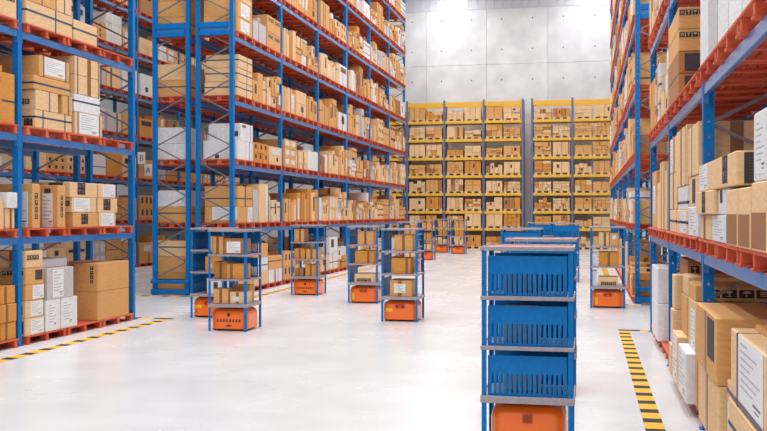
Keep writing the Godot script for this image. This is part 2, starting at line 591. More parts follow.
func build_pallets() -> void:
	for p in pallets:
		var q := project(p.at)
		p.area = p.prio / (q.z * q.z)
		p.depth = q.z
		p.out = q.z < 1.0 or q.x < -90 or q.x > 860 or q.y < -90 or q.y > 520
		if q.x < -12 or q.x > 790 or q.y < -6 or q.y > 440: p.area *= 0.02
	pallets = pallets.filter(func(a): return not a.out)
	pallets.sort_custom(func(a, b): return a.area > b.area)
	print("pallets ", pallets.size())
	var mass := MB.new()
	for i in pallets.size():
		var p: Dictionary = pallets[i]
		if i >= NAMED_PALLETS:
			pallet_pieces(mass, p.at)
			continue
		var lab := "red slatted pallet, %s of three on %s, %s, %s" % [["nearest", "middle one", "farthest"][p.slot], LEVEL[p.level], p.rack, p.bay_name]
		var m: Material = M.pallet[i % 3]
		if p.prio >= 1.0 and p.depth < 20.0:
			var t := thing("pallet", lab, "pallet", p.at, "red pallets under the cartons")
			for k in 5: part("deck_board", pallet_parts.deck, t, Vector3((k - 2) * 0.196, 0.119, 0), m)
			for a in 3:
				for c in 3: part("block", pallet_parts.block, t, Vector3((a - 1) * 0.41, 0.065, (c - 1) * 0.53), m)
			for c in 3: part("skid", pallet_parts.skid, t, Vector3(0, 0.011, (c - 1) * 0.53), m)
		else:
			var o := part(numbered("pallet"), pallet_parts.whole0, self, p.at, m)
			tag(o, lab, "pallet", "red pallets under the cartons")
	if pallets.size() > NAMED_PALLETS:
		var o := part("distant_pallets", mass.done(M.pallet_mass), self)
		o.set_meta("kind", "stuff")
		tag(o, "many small red pallets on the distant shelves and behind other racks", "pallets")

# ------------------------------------------------------------------ racks
func level_y(k: int) -> float:
	return 0.0 if k == 0 else 1.64 + 1.56 * (k - 1)

func post_mesh(h: float) -> ArrayMesh:
	# a perforated channel: the web faces the camera, with a row of holes
	var key := "post%d" % roundi(h * 100)
	if mesh_cache.has(key): return mesh_cache[key]
	var b := MB.new()
	b.box(Vector3(-0.0295, h * 0.5, 0.045), Vector3(0.041, h, 0.01))
	b.box(Vector3(0.0295, h * 0.5, 0.045), Vector3(0.041, h, 0.01))
	b.box(Vector3(-0.046, h * 0.5, -0.005), Vector3(0.008, h, 0.09))
	b.box(Vector3(0.046, h * 0.5, -0.005), Vector3(0.008, h, 0.09))
	b.box(Vector3(-0.034, h * 0.5, -0.046), Vector3(0.016, h, 0.008))
	b.box(Vector3(0.034, h * 0.5, -0.046), Vector3(0.016, h, 0.008))
	var y := 0.0
	while y < h - 0.16:
		b.box(Vector3(0, y + 0.063, 0.045), Vector3(0.02, 0.126, 0.0098))
		y += 0.15
	b.box(Vector3(0, (y + h) * 0.5, 0.045), Vector3(0.02, h - y, 0.0098))
	mesh_cache[key] = b.done(M.blue)
	return mesh_cache[key]

func make_rack(rack: Dictionary, label: String, posts: Array, levels: int, height: float, doubled := -1, near_braces := true) -> Node3D:
	# posts: depths of the frames; the rack faces the aisle at x with side s
	var s: int = rack.s
	var t := thing("pallet_rack", label, "rack", Vector3(rack.x, 0, -posts[0]), "blue pallet racks")
	var pm := post_mesh(height)
	var foot := box_mesh(Vector3(0.15, 0.012, 0.1), 0.0)
	for i in posts.size():
		var zs := [posts[i]]
		if i == doubled: zs = [posts[i] - 0.05, posts[i] + 0.052]
		for zp in zs:
			var z: float = -(zp - posts[0])
			for off in [-0.05, -0.92]:
				part("upright", pm, t, Vector3(s * off, 0.012, z), null)
				part("foot_plate", foot, t, Vector3(s * off, 0.006, z), M.blue)
			var y := 0.42
			var k := 0
			var fine: bool = near_braces and i == 0
			var joined := MB.new()
			while y < height - 0.4:
				var a := Vector3(s * (-0.09 if k % 2 == 0 else -0.88), y, z)
				var c := Vector3(s * (-0.88 if k % 2 == 0 else -0.09), y + 0.39, z)
				if fine:
					var b := MB.new()
					b.bar(a, c, 0.032, 0.02)
					part("brace", b.done(M.brace), t)
				else:
					joined.bar(a, c, 0.032, 0.02)
				y += 0.39 if k % 2 == 0 else 0.42
				k += 1
			if not fine:
				var jo := part("bracing", joined.done(M.brace), t)
				jo.set_meta("kind", "stuff")
	for i in posts.size() - 1:
		var z0: float = posts[i]
		var z1: float = posts[i + 1]
		var lo := minf(z0, z1) + 0.06
		var hi := maxf(z0, z1) - 0.06
		var bm := box_mesh(Vector3(0.05, 0.105, hi - lo), 0.006)
		var cm := box_mesh(Vector3(0.055, 0.2, 0.012), 0.002)
		for lv in range(1, levels + 1):
			for off in [-0.028, -0.94]:
				var at := Vector3(s * off, level_y(lv) - 0.0535, -((lo + hi) * 0.5 - posts[0]))
				part("beam", bm, t, at, M.beam)
				if off > -0.1:
					for e in [lo + 0.006, hi - 0.006]:
						part("beam_connector", cm, t, Vector3(s * (off + 0.003), level_y(lv) - 0.09, -(e - posts[0])), M.beam)
	return t

func end_guard(t: Node3D, s: int) -> void:
	# low rails bolted across the foot of the end frame, and a thick tie higher up
	part("guard_rail", box_mesh(Vector3(1.0, 0.12, 0.05), 0.01), t, Vector3(-s * 0.485, 0.09, 0.11), M.blue)
	part("guard_rail", box_mesh(Vector3(1.0, 0.09, 0.05), 0.01), t, Vector3(-s * 0.485, 0.33, 0.11), M.blue)
	for x in [-0.42, 0.42]:
		part("guard_post", box_mesh(Vector3(0.1, 0.4, 0.05), 0.008), t, Vector3(-s * 0.485 + x, 0.2, 0.055), M.blue)
	part("tie_bar", box_mesh(Vector3(0.76, 0.13, 0.05), 0.008), t, Vector3(-s * 0.485, 6.58, 0.07), M.blue)
	part("tie_bar", box_mesh(Vector3(0.76, 0.1, 0.05), 0.008), t, Vector3(-s * 0.485, 6.37, 0.07), M.blue)
	part("tie_plate", box_mesh(Vector3(0.72, 0.12, 0.012), 0.0), t, Vector3(-s * 0.485, 6.47, 0.06), M.beam)

# ------------------------------------------------------------------ robots and carts
func robot(at: Vector3, face: String, label: String, w := 0.655, l := 0.63) -> void:
	# at: middle of the near side on the floor
	var t := thing("transport_robot", label, "robot", at, "orange transport robots")
	var b := MB.new()
	b.rounded(Vector3(0, 0.208, -l * 0.5), Vector3(w, 0.345, l), 0.115)
	part("body", b.done(M.orange), t)
	part("skirt", box_mesh(Vector3(w - 0.06, 0.035, l - 0.06), 0.008), t, Vector3(0, 0.0345, -l * 0.5), M.black)
	part("lift_plate", box_mesh(Vector3(0.4, 0.028, 0.4), 0.006), t, Vector3(0, 0.394, -l * 0.5), M.black)
	for sx in [-1, 1]:
		var wb := MB.new()
		wb.cyl(Vector3(0, 0, 0), Vector3(1, 0, 0), 0.035, 0.05, 14)
		part("wheel", wb.done(M.black), t, Vector3(sx * 0.2, 0.036, -0.09))
	var f := 0.002
	if face == "grille":
		for k in 8: part("vent_slot", box_mesh(Vector3(0.026, 0.05, 0.008), 0.003), t, Vector3(-0.196 + k * 0.056, 0.175, f), M.black)
		part("emblem", box_mesh(Vector3(0.05, 0.05, 0.008), 0.003), t, Vector3(0, 0.275, f), M.black)
		part("badge", box_mesh(Vector3(0.09, 0.022, 0.008), 0.003), t, Vector3(0, 0.09, f), M.black)
	elif face == "plain":
		var p := MB.new()
		p.cyl(Vector3(-0.055, 0, 0), Vector3(0, 0, 1), 0.042, 0.01, 16)
		p.cyl(Vector3(0.055, 0, 0), Vector3(0, 0, 1), 0.042, 0.01, 16)
		p.box(Vector3.ZERO, Vector3(0.11, 0.084, 0.0098))
		var pad := part("sensor_pad", p.done(M.orange_dark), t, Vector3(0, 0.278, f))
		for sx in [-1, 1]:
			var d := MB.new()
			d.cyl(Vector3.ZERO, Vector3(0, 0, 1), 0.018, 0.01, 12)
			part("sensor_eye", d.done(M.black), pad, Vector3(sx * 0.05, 0.004, 0.005))
		part("yellow_sticker", box_mesh(Vector3(0.12, 0.065, 0.004), 0.0), t, Vector3(-0.2, 0.21, f), M.yellow)
	elif face == "tall_sticker":
		var p := MB.new()
		p.cyl(Vector3(-0.055, 0, 0), Vector3(0, 0, 1), 0.042, 0.01, 16)
		p.cyl(Vector3(0.055, 0, 0), Vector3(0, 0, 1), 0.042, 0.01, 16)
		p.box(Vector3.ZERO, Vector3(0.11, 0.084, 0.0098))
		var pad := part("sensor_pad", p.done(M.orange_dark), t, Vector3(0, 0.278, f))
		for sx in [-1, 1]:
			var d := MB.new()
			d.cyl(Vector3.ZERO, Vector3(0, 0, 1), 0.018, 0.01, 12)
			part("sensor_eye", d.done(M.black), pad, Vector3(sx * 0.05, 0.004, 0.005))
		part("yellow_sticker", box_mesh(Vector3(0.05, 0.15, 0.004), 0.0), t, Vector3(-0.235, 0.15, f), M.yellow)
	elif face == "port":
		part("port_frame", box_mesh(Vector3(0.084, 0.08, 0.012), 0.004), t, Vector3(0, 0.275, f), M.orange_dark)
		part("port", box_mesh(Vector3(0.06, 0.056, 0.008), 0.002), t, Vector3(0, 0.275, f + 0.006), M.port)

func slotted(w: float, h: float) -> ArrayMesh:
	# a sheet, plain above, cut into upright slots below
	var key := "slot%d_%d" % [roundi(w * 1000), roundi(h * 1000)]
	if mesh_cache.has(key): return mesh_cache[key]
	var b := MB.new()
	var solid := h * 0.45
	b.box(Vector3(0, h * 0.5 - solid * 0.5, 0), Vector3(w, solid, 0.006))
	b.box(Vector3(0, -h * 0.5 + 0.012, 0), Vector3(w, 0.024, 0.006))
	var n := 15
	var pitch := (w - 0.04) / n
	var hh := h - solid - 0.024
	for k in n + 1:
		var bw := pitch * 0.64 if k > 0 and k < n else 0.02 + pitch * 0.32
		var x := -w * 0.5 + 0.02 + k * pitch
		if k == 0: x = -w * 0.5 + bw * 0.5
		if k == n: x = w * 0.5 - bw * 0.5
		b.box(Vector3(x, -h * 0.5 + 0.024 + hh * 0.5, 0), Vector3(bw, hh + 0.002, 0.0058))
	mesh_cache[key] = b.done(M.blue)
	return mesh_cache[key]

const SHELF := [0.46, 0.88, 1.30]
func cart(at: Vector3, w: float, l: float, panels: Array, label: String) -> Node3D:
	# at: middle of the near side on the floor; panels: list of [side, shelf]
	var t := thing("shelf_cart", label, "cart", at, "blue shelf carts on robots")
	var top := 1.72
	for sx in [-1, 1]:
		for e in [0, 1]:
			var b := MB.new()
			# angle iron, opening inwards
			b.box(Vector3(0, top * 0.5, 0), Vector3(0.042, top, 0.006), 0.0)
			b.box(Vector3(sx * 0.018, top * 0.5, -0.018 if e == 0 else 0.018), Vector3(0.006, top, 0.036), 0.0)
			part("post", b.done(M.blue), t, Vector3(sx * (w * 0.5 - 0.021), 0, -0.004 if e == 0 else -l + 0.004))
	for y in SHELF + [top]:
		var tray := part("shelf_tray" if y != top else "top_tray", box_mesh(Vector3(w - 0.01, 0.012, l - 0.01), 0.0), t, Vector3(0, y - 0.008 if y != top else y - 0.012, -l * 0.5), M.tray if y != top else M.deck)
		var rh := 0.06 if y < 0.5 else 0.034
		var ry := 0.014 - rh * 0.5
		for e in [0, 1]:
			part("rim", box_mesh(Vector3(w + 0.012, rh, 0.014), 0.003), tray, Vector3(0, ry, (l * 0.5 + 0.004) * (1 if e == 0 else -1)), M.tray)
			part("rim", box_mesh(Vector3(0.014, rh, l + 0.006), 0.003), tray, Vector3((w * 0.5 + 0.004) * (1 if e == 0 else -1), ry - 0.0002, 0), M.tray)
	for p in panels:
		var y: float = SHELF[p[1]]
		var hh := 0.34
		if p[0] == "front" or p[0] == "back":
			var q := part("slotted_panel", slotted(w - 0.1, hh), t, Vector3(0, y + 0.004 + hh * 0.5, -0.03 if p[0] == "front" else -l + 0.03))
			q.set_meta("label", "blue panel with upright slots")
		else:
			var q := part("slotted_panel", slotted(l - 0.1, hh), t, Vector3((w * 0.5 - 0.03) * (-1 if p[0] == "left" else 1), y + 0.004 + hh * 0.5, -l * 0.5))
			q.rotation.y = PI * 0.5
			q.set_meta("label", "blue panel with upright slots")
	return t

func parcel(cart_at: Vector3, w: float, shelf: int, x0: float, x1: float, back: float, depth: float, h: float, tone: int, decs: Array, label: String) -> void:
	# x0..x1 as fractions of the cart width
	var sp := {"c": cart_at + Vector3((x0 + x1 - 1.0) * 0.5 * w, SHELF[shelf] + h * 0.5, -back - depth * 0.5), "s": Vector3((x1 - x0) * w - 0.004, h - 0.004, depth), "tone": tone, "side": 1, "decs": decs}
	var o := carton_node(sp, "parcel")
	tag(o, label, "box", "parcels on the carts")

# ------------------------------------------------------------------ the hall
func hall() -> void:
	var b := MB.new()
	b.box(Vector3(-9, -0.15, -25), Vector3(38, 0.3, 68))
	struct("floor", b.done(M.floor), "pale polished concrete floor of the wide warehouse aisle", "floor")
	b = MB.new()
	b.box(Vector3(-9, 16.15, -25), Vector3(38, 0.3, 68))
	struct("ceiling", b.done(M.white_wall), "white flat roof deck high above the racks", "ceiling")
	b = MB.new()
	b.box(Vector3(-28.15, 8, -25), Vector3(0.3, 16.6, 68))
	struct("wall_left", b.done(M.white_wall), "white side wall beyond the outer blue rack", "wall")
	b = MB.new()
	b.box(Vector3(10.15, 8, -25), Vector3(0.3, 16.6, 68))
	struct("wall_right", b.done(M.white_wall), "white side wall behind the rack beside the camera", "wall")
	b = MB.new()
	b.box(Vector3(-9, 8, 9.15), Vector3(38, 16.6, 0.3))
	struct("wall_front", b.done(M.white_wall), "white end wall of the hall behind the viewer", "wall")
	b = MB.new()
	b.box(Vector3(-9, 8, -57.75), Vector3(38, 16.6, 0.3))
	var back := struct("wall_back", b.done(M.joint), "concrete panel end wall with tie holes above yellow racks", "wall")
	# concrete panels in a grid of open joints
	var plug := MB.new()
	plug.cyl(Vector3.ZERO, Vector3(0, 0, 1), 0.045, 0.012, 12)
	var plug_mesh := plug.done(M.plug)
	for i in range(-4, 5):
		var x0 := -5.77 + 3.55 * i
		if x0 < -26.5 or x0 > 8.0: continue
		for r in [[0.0, 7.2], [7.2, 10.73], [10.73, 14.0]]:
			var h: float = r[1] - r[0]
			var p := part("concrete_panel", box_mesh(Vector3(3.538, h - 0.012, 0.1), 0.006), back, Vector3(x0 + 1.775, (r[0] + r[1]) * 0.5, -57.55), M.concrete[(i + 9) % 3])
			for y in [13.38, 11.6, 9.82, 8.04]:
				if y > r[0] and y < r[1]:
					for dx in [-0.89, 0.89]:
						part("tie_hole", plug_mesh, p, Vector3(dx, y - (r[0] + r[1]) * 0.5, 0.047))
	# ribbed cladding above
	var rib := MB.new()
	rib.box(Vector3(0, 0, 0.0), Vector3(0.36, 2.0, 0.05), 0.012)
	rib.box(Vector3(0.25, 0, -0.016), Vector3(0.13, 2.0, 0.018))
	var rib_mesh := rib.done(M.cladding)
	for i in 60:
		var x := -23.0 + i * 0.5
		part("cladding_sheet", rib_mesh, back, Vector3(x, 15.0, -57.56))
	part("drip_flashing", box_mesh(Vector3(34, 0.06, 0.13), 0.005), back, Vector3(-9.5, 14.0, -57.54), M.flashing)

func stripes(p0: Vector2, p1: Vector2, label: String, along_z: bool) -> void:
	# hazard tape on the floor: yellow and black pieces in turn; x and depth
	var t := thing("floor_marking", label, "floor marking", Vector3(p0.x, 0, -p0.y), "striped floor tape")
	var len := p0.distance_to(p1)
	var n := roundi(len / 0.47)
	var step := len / n
	var sg := signf(p1.y - p0.y) if along_z else signf(p1.x - p0.x)
	for k in n * 2:
		var seg := step * (0.4 if k % 2 == 0 else 0.6)
		var d := ((k / 2) * step + (seg * 0.5 if k % 2 == 0 else step * 0.4 + seg * 0.5)) * sg
		var m := box_mesh(Vector3(0.18, 0.002, seg) if along_z else Vector3(seg, 0.002, 0.18), 0.0)
		part("stripe", m, t, Vector3(0, 0.0012, -d) if along_z else Vector3(d, 0.0012, 0), M.tape_yellow if k % 2 else M.tape_black)

func lamp(at: Vector3, energy: float, where: String) -> void:
	var t := Node3D.new()
	t.name = numbered("high_bay_lamp")
	add_child(t)
	t.position = at
	t.set_meta("label", "long white luminaire hanging from the roof " + where)
	t.set_meta("category", "lamp")
	t.set_meta("group", "roof luminaires " + where)
	part("housing", box_mesh(Vector3(0.9, 0.12, 1.9), 0.02), t, Vector3(0, 0.08, 0), M.steel)
	part("diffuser", box_mesh(Vector3(0.8, 0.02, 1.8), 0.0), t, Vector3(0, 0.012, 0), M.glow)
	for sx in [-0.6, 0.6]:
		part("hanger", box_mesh(Vector3(0.02, 0.9, 0.02), 0.0), t, Vector3(0, 0.58, sx), M.steel)
	var l := AreaLight3D.new()
	l.name = "light"
	l.area_size = Vector2(0.8, 1.8)
	l.light_energy = energy
	l.light_color = Color(0.97, 0.985, 1.0)
	l.area_range = 80.0
	l.shadow_enabled = true
	t.add_child(l)
	l.position = Vector3(0, -0.01, 0)
	l.rotation.x = -PI * 0.5

func yellow_rack(xs: Array, label: String, called: String) -> void:
	var zf := 55.8
	var t := thing("yellow_rack", label, "rack", Vector3(xs[0], 0, -zf), "yellow racks at the end wall")
	var ys := [1.12, 2.09, 3.11, 4.13, 5.15, 6.2, 7.24, 8.32]
	for i in xs.size():
		for dz in [0.05, 0.95]:
			part("upright", box_mesh(Vector3(0.11, 8.5, 0.09), 0.01), t, Vector3(xs[i] - xs[0], 4.25, -dz), M.far_post)
		var jb := MB.new()
		for k in 10: jb.bar(Vector3(xs[i] - xs[0], 0.3 + 0.8 * k, -0.1), Vector3(xs[i] - xs[0], 1.1 + 0.8 * k if k < 9 else 8.2, -0.9), 0.03, 0.02, Vector3(1, 0, 0))
		var q := part("bracing", jb.done(M.brace), t)
		q.set_meta("kind", "stuff")
	for i in xs.size() - 1:
		var x0: float = xs[i] + 0.06
		var x1: float = xs[i + 1] - 0.06
		for k in ys.size():
			for dz in [0.02, 0.97]:
				var hh := 0.15 if k < 7 else 0.24
				part("beam", box_mesh(Vector3(x1 - x0, hh, 0.05), 0.008), t, Vector3((x0 + x1) * 0.5 - xs[0], ys[k] - hh * 0.5 + 0.05, -dz), M.yellow_beam)
		for k in 8:
			var y: float = 0.0 if k == 0 else ys[k - 1] + 0.052
			for j in 2:
				var pc := lerpf(x0, x1, 0.26 + 0.48 * j)
				var pw := 0.92
				var o := part(numbered("wooden_pallet"), M.wood_pallet, self, Vector3(pc, y, -zf - 0.47), M.wood)
				tag(o, "pale wooden pallet, %s side, %s, %s of %s" % [["window", "aisle"][0] if false else ["one", "other"][j], LEVEL[k], BAY[i], called], "pallet", "wooden pallets at the end wall")
				yellow_load(pc - pw * 0.5, pc + pw * 0.5, y + 0.13, rng.randf_range(0.48, 0.7), zf)

func yellow_load(x0: float, x1: float, y0: float, h: float, zf: float) -> void:
	var style := rng.randi_range(0, 3)
	var t := [1, 1, 0, 2][rng.randi_range(0, 3)] as int
	var nc := rng.randi_range(2, 4)
	var nt := rng.randi_range(1, 4)
	if style == 0: nt = 1
	for i in nc:
		var hh := h if style != 1 else h * rng.randf_range(0.55, 1.0)
		for k in nt:
			var decs := []
			if rng.randf() < 0.22: decs.append(["c", ["tape", "print", "row", "block"][rng.randi_range(0, 3)], rng.randf_range(0.25, 0.75), 0.6, 0.3, 0.35])
			var a := lerpf(x0, x1, float(i) / nc)
			var b := lerpf(x0, x1, float(i + 1) / nc)
			specs.append({"c": Vector3((a + b) * 0.5, y0 + hh * (k + 0.5) / nt, -zf - 0.45 + rng.randf_range(-0.04, 0.04)), "s": Vector3(b - a - 0.015, hh / nt - 0.012, 0.8), "tone": t if rng.randf() < 0.8 else [0, 1, 2, 3][rng.randi_range(0, 3)], "side": 1, "decs": decs, "rack": "yellow", "bay": 0, "bay_name": "", "level": 0, "prio": 0.01})

func slots(rack: Dictionary, bay: int, level: int, lo: float, prio := 1.0, loaded := true, coarse := false, which := [0, 1, 2]) -> void:
	for j in which:
		var z: float = lo + 0.1 + 1.2 * (j + 0.5)
		want_pallet(rack, bay, level, z, level_y(level), j, prio)
		if loaded:
			fill(rack, bay, level, z - 0.575, z + 0.575, level_y(level) + PH, rng.randf_range(0.72, 1.18) if level else rng.randf_range(0.8, 1.25), prio, coarse)

func sign_plate(at: Vector3, letter: String, label: String) -> void:
	var t := thing("rack_sign", label, "sign", at, "white letter signs on the outer rack")
	part("plate", box_mesh(Vector3(0.3, 0.44, 0.012), 0.003), t, Vector3(0, 0, 0), M.sign)
	part("bracket", box_mesh(Vector3(0.12, 0.03, 0.02), 0.0), t, Vector3(-0.19, 0.1, -0.014), M.steel)
	var tm := TextMesh.new()
	tm.text = letter
	tm.font = SystemFont.new()
	tm.font.font_names = PackedStringArray(["Droid Sans"])
	tm.font_size = 64
	tm.pixel_size = 0.0046
	tm.depth = 0.008
	part("letter", tm, t, Vector3(0, -0.01, 0.008), M.black)

func _ready() -> void:
	rng.seed = 4711
	# camera
	var cam := Camera3D.new()
	cam.name = "camera"
	cam.position = Vector3(0, CAM_H, 0)
	cam.rotation = Vector3(-0.00204, YAW, 0)
	cam.fov = 24.81
	cam.far = 200.0
	add_child(cam)
	cam.current = true
	# air and exposure
	var we := WorldEnvironment.new()
	we.name = "environment"
	var env := Environment.new()
	env.background_mode = Environment.BG_COLOR
	env.background_color = Color(0.8, 0.85, 0.9)
	env.ambient_light_source = Environment.AMBIENT_SOURCE_DISABLED
	env.tonemap_mode = Environment.TONE_MAPPER_LINEAR
	env.tonemap_exposure = 1.0
	env.sdfgi_enabled = true
	env.ssao_enabled = true
	env.ssil_enabled = true
	we.environment = env
	add_child(we)
	make_materials()
	M.floor = mat(Color(1, 1, 1), 0.3, 0.0, noise_image(21, 0.008, 512, rgb(214, 211, 209), rgb(226, 223, 222), 6, 1.0, 1.2), 0.16, true)
	M.floor.roughness_texture = noise_image(22, 0.01, 256, Color(0.75, 0.75, 0.75), Color(1, 1, 1), 4)
	M.white_wall = mat(rgb(226, 226, 228), 0.8)
	M.joint = mat(rgb(120, 118, 118), 0.9)
	M.plug = mat(rgb(118, 116, 116), 0.8)
	M.flashing = mat(rgb(196, 196, 202), 0.5, 0.3)
	M.cladding = mat(rgb(206, 206, 214), 0.45, 0.2)
	M.sign = mat(rgb(240, 240, 240), 0.4)
	M.concrete = []
	for k in 3:
		M.concrete.append(mat([rgb(228, 227, 226), rgb(222, 221, 221), rgb(232, 231, 230)][k], 0.85, 0.0, noise_image(31 + k, 0.009, 512, Color(0.92, 0.92, 0.925), Color(1, 1, 1), 6, 1.0, 1.4), 0.13, true))
	M.glow = mat(Color(1, 1, 1), 0.5)
	M.glow.emission_enabled = true
	M.glow.emission = Color(0.97, 0.985, 1.0)
	M.glow.emission_energy_multiplier = 2.0
	# lamps of the hall
	for k in 10:
		var z := -55.3 + 6.4 * k
		lamp(Vector3(-8.1, 15.0, z) if k else Vector3(-8.1, 15.2, -54.6), 30.0, "over the left racks")
		lamp(Vector3(0.3, 15.0, z) if k else Vector3(0.3, 15.2, -54.6), 30.0, "over the right racks")
		if k > 1: lamp(Vector3(-4.0, 15.0, z + 1.0), 23.5, "over the wide aisle")
		if k > 1 and k < 6: lamp(Vector3(-15.8, 15.0, z), 24.0, "over the outer rack")
	hall()
	# hazard tape round the four rack blocks
	stripes(Vector2(-7.79, 17.48), Vector2(-7.79, 9.4), "black and yellow tape on the floor along near-left rack", true)
	stripes(Vector2(-7.88, 17.4), Vector2(-10.8, 17.4), "black and yellow tape across the end of near-left rack", false)
	stripes(Vector2(0.62, 17.36), Vector2(0.62, 5.2), "black and yellow tape on the floor beside near-right rack", true)
	stripes(Vector2(0.71, 17.28), Vector2(3.4, 17.28), "black and yellow tape across the end of near-right rack", false)
	stripes(Vector2(-7.79, 22.05), Vector2(-7.79, 45.4), "black and yellow tape on the floor along far-left rack", true)
	stripes(Vector2(-7.88, 22.12), Vector2(-10.9, 22.12), "black and yellow tape across the end of far-left rack", false)
	stripes(Vector2(0.62, 22.05), Vector2(0.62, 45.4), "black and yellow tape on the floor along far-right rack", true)
	stripes(Vector2(0.71, 22.12), Vector2(3.4, 22.12), "black and yellow tape across the end of far-right rack", false)
	pallet_shapes()
	racks()
	build_cartons()
	build_pallets()
	carts()
	sign_plate(Vector3(-16.08, 4.05, -33.56), "B", "white sign with the letter B on outer rack")
	sign_plate(Vector3(-16.08, 3.63, -34.12), "A", "white sign with the letter A on outer rack")

func racks() -> void:
	var far_bays := ["first bay", "second bay", "third bay", "fourth bay", "fifth bay", "sixth bay"]
	var near_bays := ["cross-aisle bay", "middle bay", "nearest bay"]
	var nl := {"called": "near-left rack", "x": -8.37, "s": 1, "bays": near_bays}
	var nlb := {"called": "near-left rear-rack", "x": -10.47, "s": -1, "bays": near_bays}
	var fl := {"called": "far-left rack", "x": -8.37, "s": 1, "bays": far_bays}
	var flb := {"called": "far-left rear-rack", "x": -10.47, "s": -1, "bays": far_bays}
	var nr := {"called": "near-right rack", "x": 1.05, "s": -1, "bays": near_bays, "tuck": true}
	var nrb := {"called": "near-right rear-rack", "x": 3.15, "s": 1, "bays": near_bays}
	var fr := {"called": "far-right rack", "x": 1.05, "s": -1, "bays": far_bays}
	var ol := {"called": "outer-left rack", "x": -16.4, "s": 1, "bays": far_bays}
	var far_posts := []
	for k in 7: far_posts.append(22.5 + 3.8 * k)
	make_rack(nl, "tall blue pallet rack at the picture's left edge, nearest the viewer", [17.15, 13.35, 9.55], 5, 9.0)
	make_rack(nlb, "blue pallet rack standing back to back behind near-left rack", [17.15, 13.35, 9.55], 5, 9.0, -1, false)
	make_rack(nr, "tall blue pallet rack at the picture's right edge, nearest the viewer", [17.15, 13.35, 9.5, 5.7], 4, 7.4)
	make_rack(nrb, "blue pallet rack standing back to back behind near-right rack", [17.15, 13.35, 9.5, 5.7], 3, 6.0, -1, false)
	end_guard(make_rack(fl, "long tall blue pallet rack beyond the cross aisle, facing the carts", far_posts, 8, 14.0, 3), 1)
	end_guard(make_rack(flb, "blue pallet rack standing back to back behind far-left rack", far_posts, 7, 14.0, -1), -1)
	end_guard(make_rack(fr, "tall blue pallet rack beyond the cross aisle on the right", far_posts, 8, 14.0), -1)
	make_rack(ol, "distant blue pallet rack with letter signs, glimpsed behind left racks", far_posts, 7, 13.0, -1, false)
	# near-left rack, bay by the cross aisle: laid out box by box
	for lv in range(0, 5):
		slots(nl, 0, lv, 13.35, 1.0, lv == 4)
		slots(nl, 1, lv, 9.55, 1.0, true, false, [2])
		slots(nlb, 0, lv, 13.35, 0.12, lv != 0 and lv != 2, true, [0, 1, 2] if lv != 1 else [0, 1])
		slots(nlb, 1, lv, 9.55, 0.1, true, true, [1, 2])
	var y := PH
	put(nl, 0, 0, 15.68, 16.86, y, 0.5, 0.86, 0, [["c", "tape", 0.42, 0.5, 0.1, 1.0]])
	put(nl, 0, 0, 15.68, 16.86, y + 0.5, 0.5, 0.86, 0, [["c", "column", 0.86, 0.6, 0.09, 0.8], ["c", "tape", 0.42, 0.5, 0.1, 1.0]])
	put(nl, 0, 0, 14.0, 14.44, y, 0.5, 0.8, 4, [["a", "label", 0.45, 0.5, 0.6, 0.8]])
	put(nl, 0, 0, 14.46, 14.98, y, 0.5, 0.8, 4, [["a", "label", 0.4, 0.5, 0.6, 0.8]])
	put(nl, 0, 0, 14.04, 14.86, y + 0.5, 0.5, 0.8, 5, [["a", "label", 0.4, 0.5, 0.4, 0.9]])
	put(nl, 0, 0, 14.1, 14.9, y + 1.0, 0.14, 0.6, 5, [], -0.1)
	put(nl, 0, 0, 13.44, 13.96, y, 0.27, 0.8, 1, [["a", "label", 0.6, 0.5, 0.7, 0.85], ["c", "block", 0.8, 0.5, 0.3, 0.7]])
	put(nl, 0, 0, 13.44, 13.94, y + 0.27, 0.27, 0.78, 1, [["a", "label", 0.6, 0.5, 0.7, 0.85], ["c", "print", 0.8, 0.5, 0.25, 0.6]])
	put(nl, 0, 0, 13.44, 13.96, y + 0.54, 0.24, 0.8, 0, [["a", "label", 0.66, 0.5, 0.6, 0.9]])
	put(nl, 0, 0, 13.44, 13.94, y + 0.78, 0.26, 0.76, 0, [["a", "block", 0.72, 0.55, 0.5, 0.6], ["c", "row", 0.7, 0.7, 0.5, 0.3]])
	put(nl, 0, 0, 13.44, 13.92, y + 1.04, 0.26, 0.8, 1, [["a", "row", 0.4, 0.6, 0.7, 0.4], ["c", "tape", 0.7, 0.5, 0.1, 1.0]])
	y = 1.64 + PH
	put(nl, 0, 1, 13.62, 13.84, y, 0.69, 0.6, 0, [["a", "column", 0.5, 0.5, 0.5, 0.8], ["c", "label", 0.62, 0.42, 0.5, 0.8]])
	put(nl, 0, 1, 14.36, 14.6, y, 0.69, 0.62, 0, [["a", "column", 0.5, 0.5, 0.4, 0.6], ["c", "label", 0.7, 0.4, 0.3, 0.8], ["c", "print", 0.7, 0.86, 0.25, 0.12]])
	put(nl, 0, 1, 13.9, 14.3, y, 0.66, 0.5, 3, [], -0.2)
	put(nl, 0, 1, 14.84, 15.68, y, 0.25, 0.74, 0, [["a", "print", 0.45, 0.55, 0.5, 0.7], ["c", "block", 0.62, 0.5, 0.6, 0.8]])
	put(nl, 0, 1, 15.72, 16.34, y, 0.25, 0.74, 1, [["a", "label", 0.5, 0.5, 0.75, 0.95]])
	put(nl, 0, 1, 14.8, 15.62, y + 0.25, 0.25, 0.74, 1, [["a", "label", 0.4, 0.5, 0.65, 0.9], ["c", "row", 0.7, 0.6, 0.5, 0.5]])
	put(nl, 0, 1, 15.68, 16.4, y + 0.25, 0.25, 0.74, 1, [["a", "print", 0.45, 0.55, 0.5, 0.8]])
	put(nl, 0, 1, 14.74, 15.66, y + 0.5, 0.25, 0.74, 1, [["a", "print", 0.4, 0.6, 0.5, 0.8], ["c", "block", 0.65, 0.6, 0.4, 0.8]])
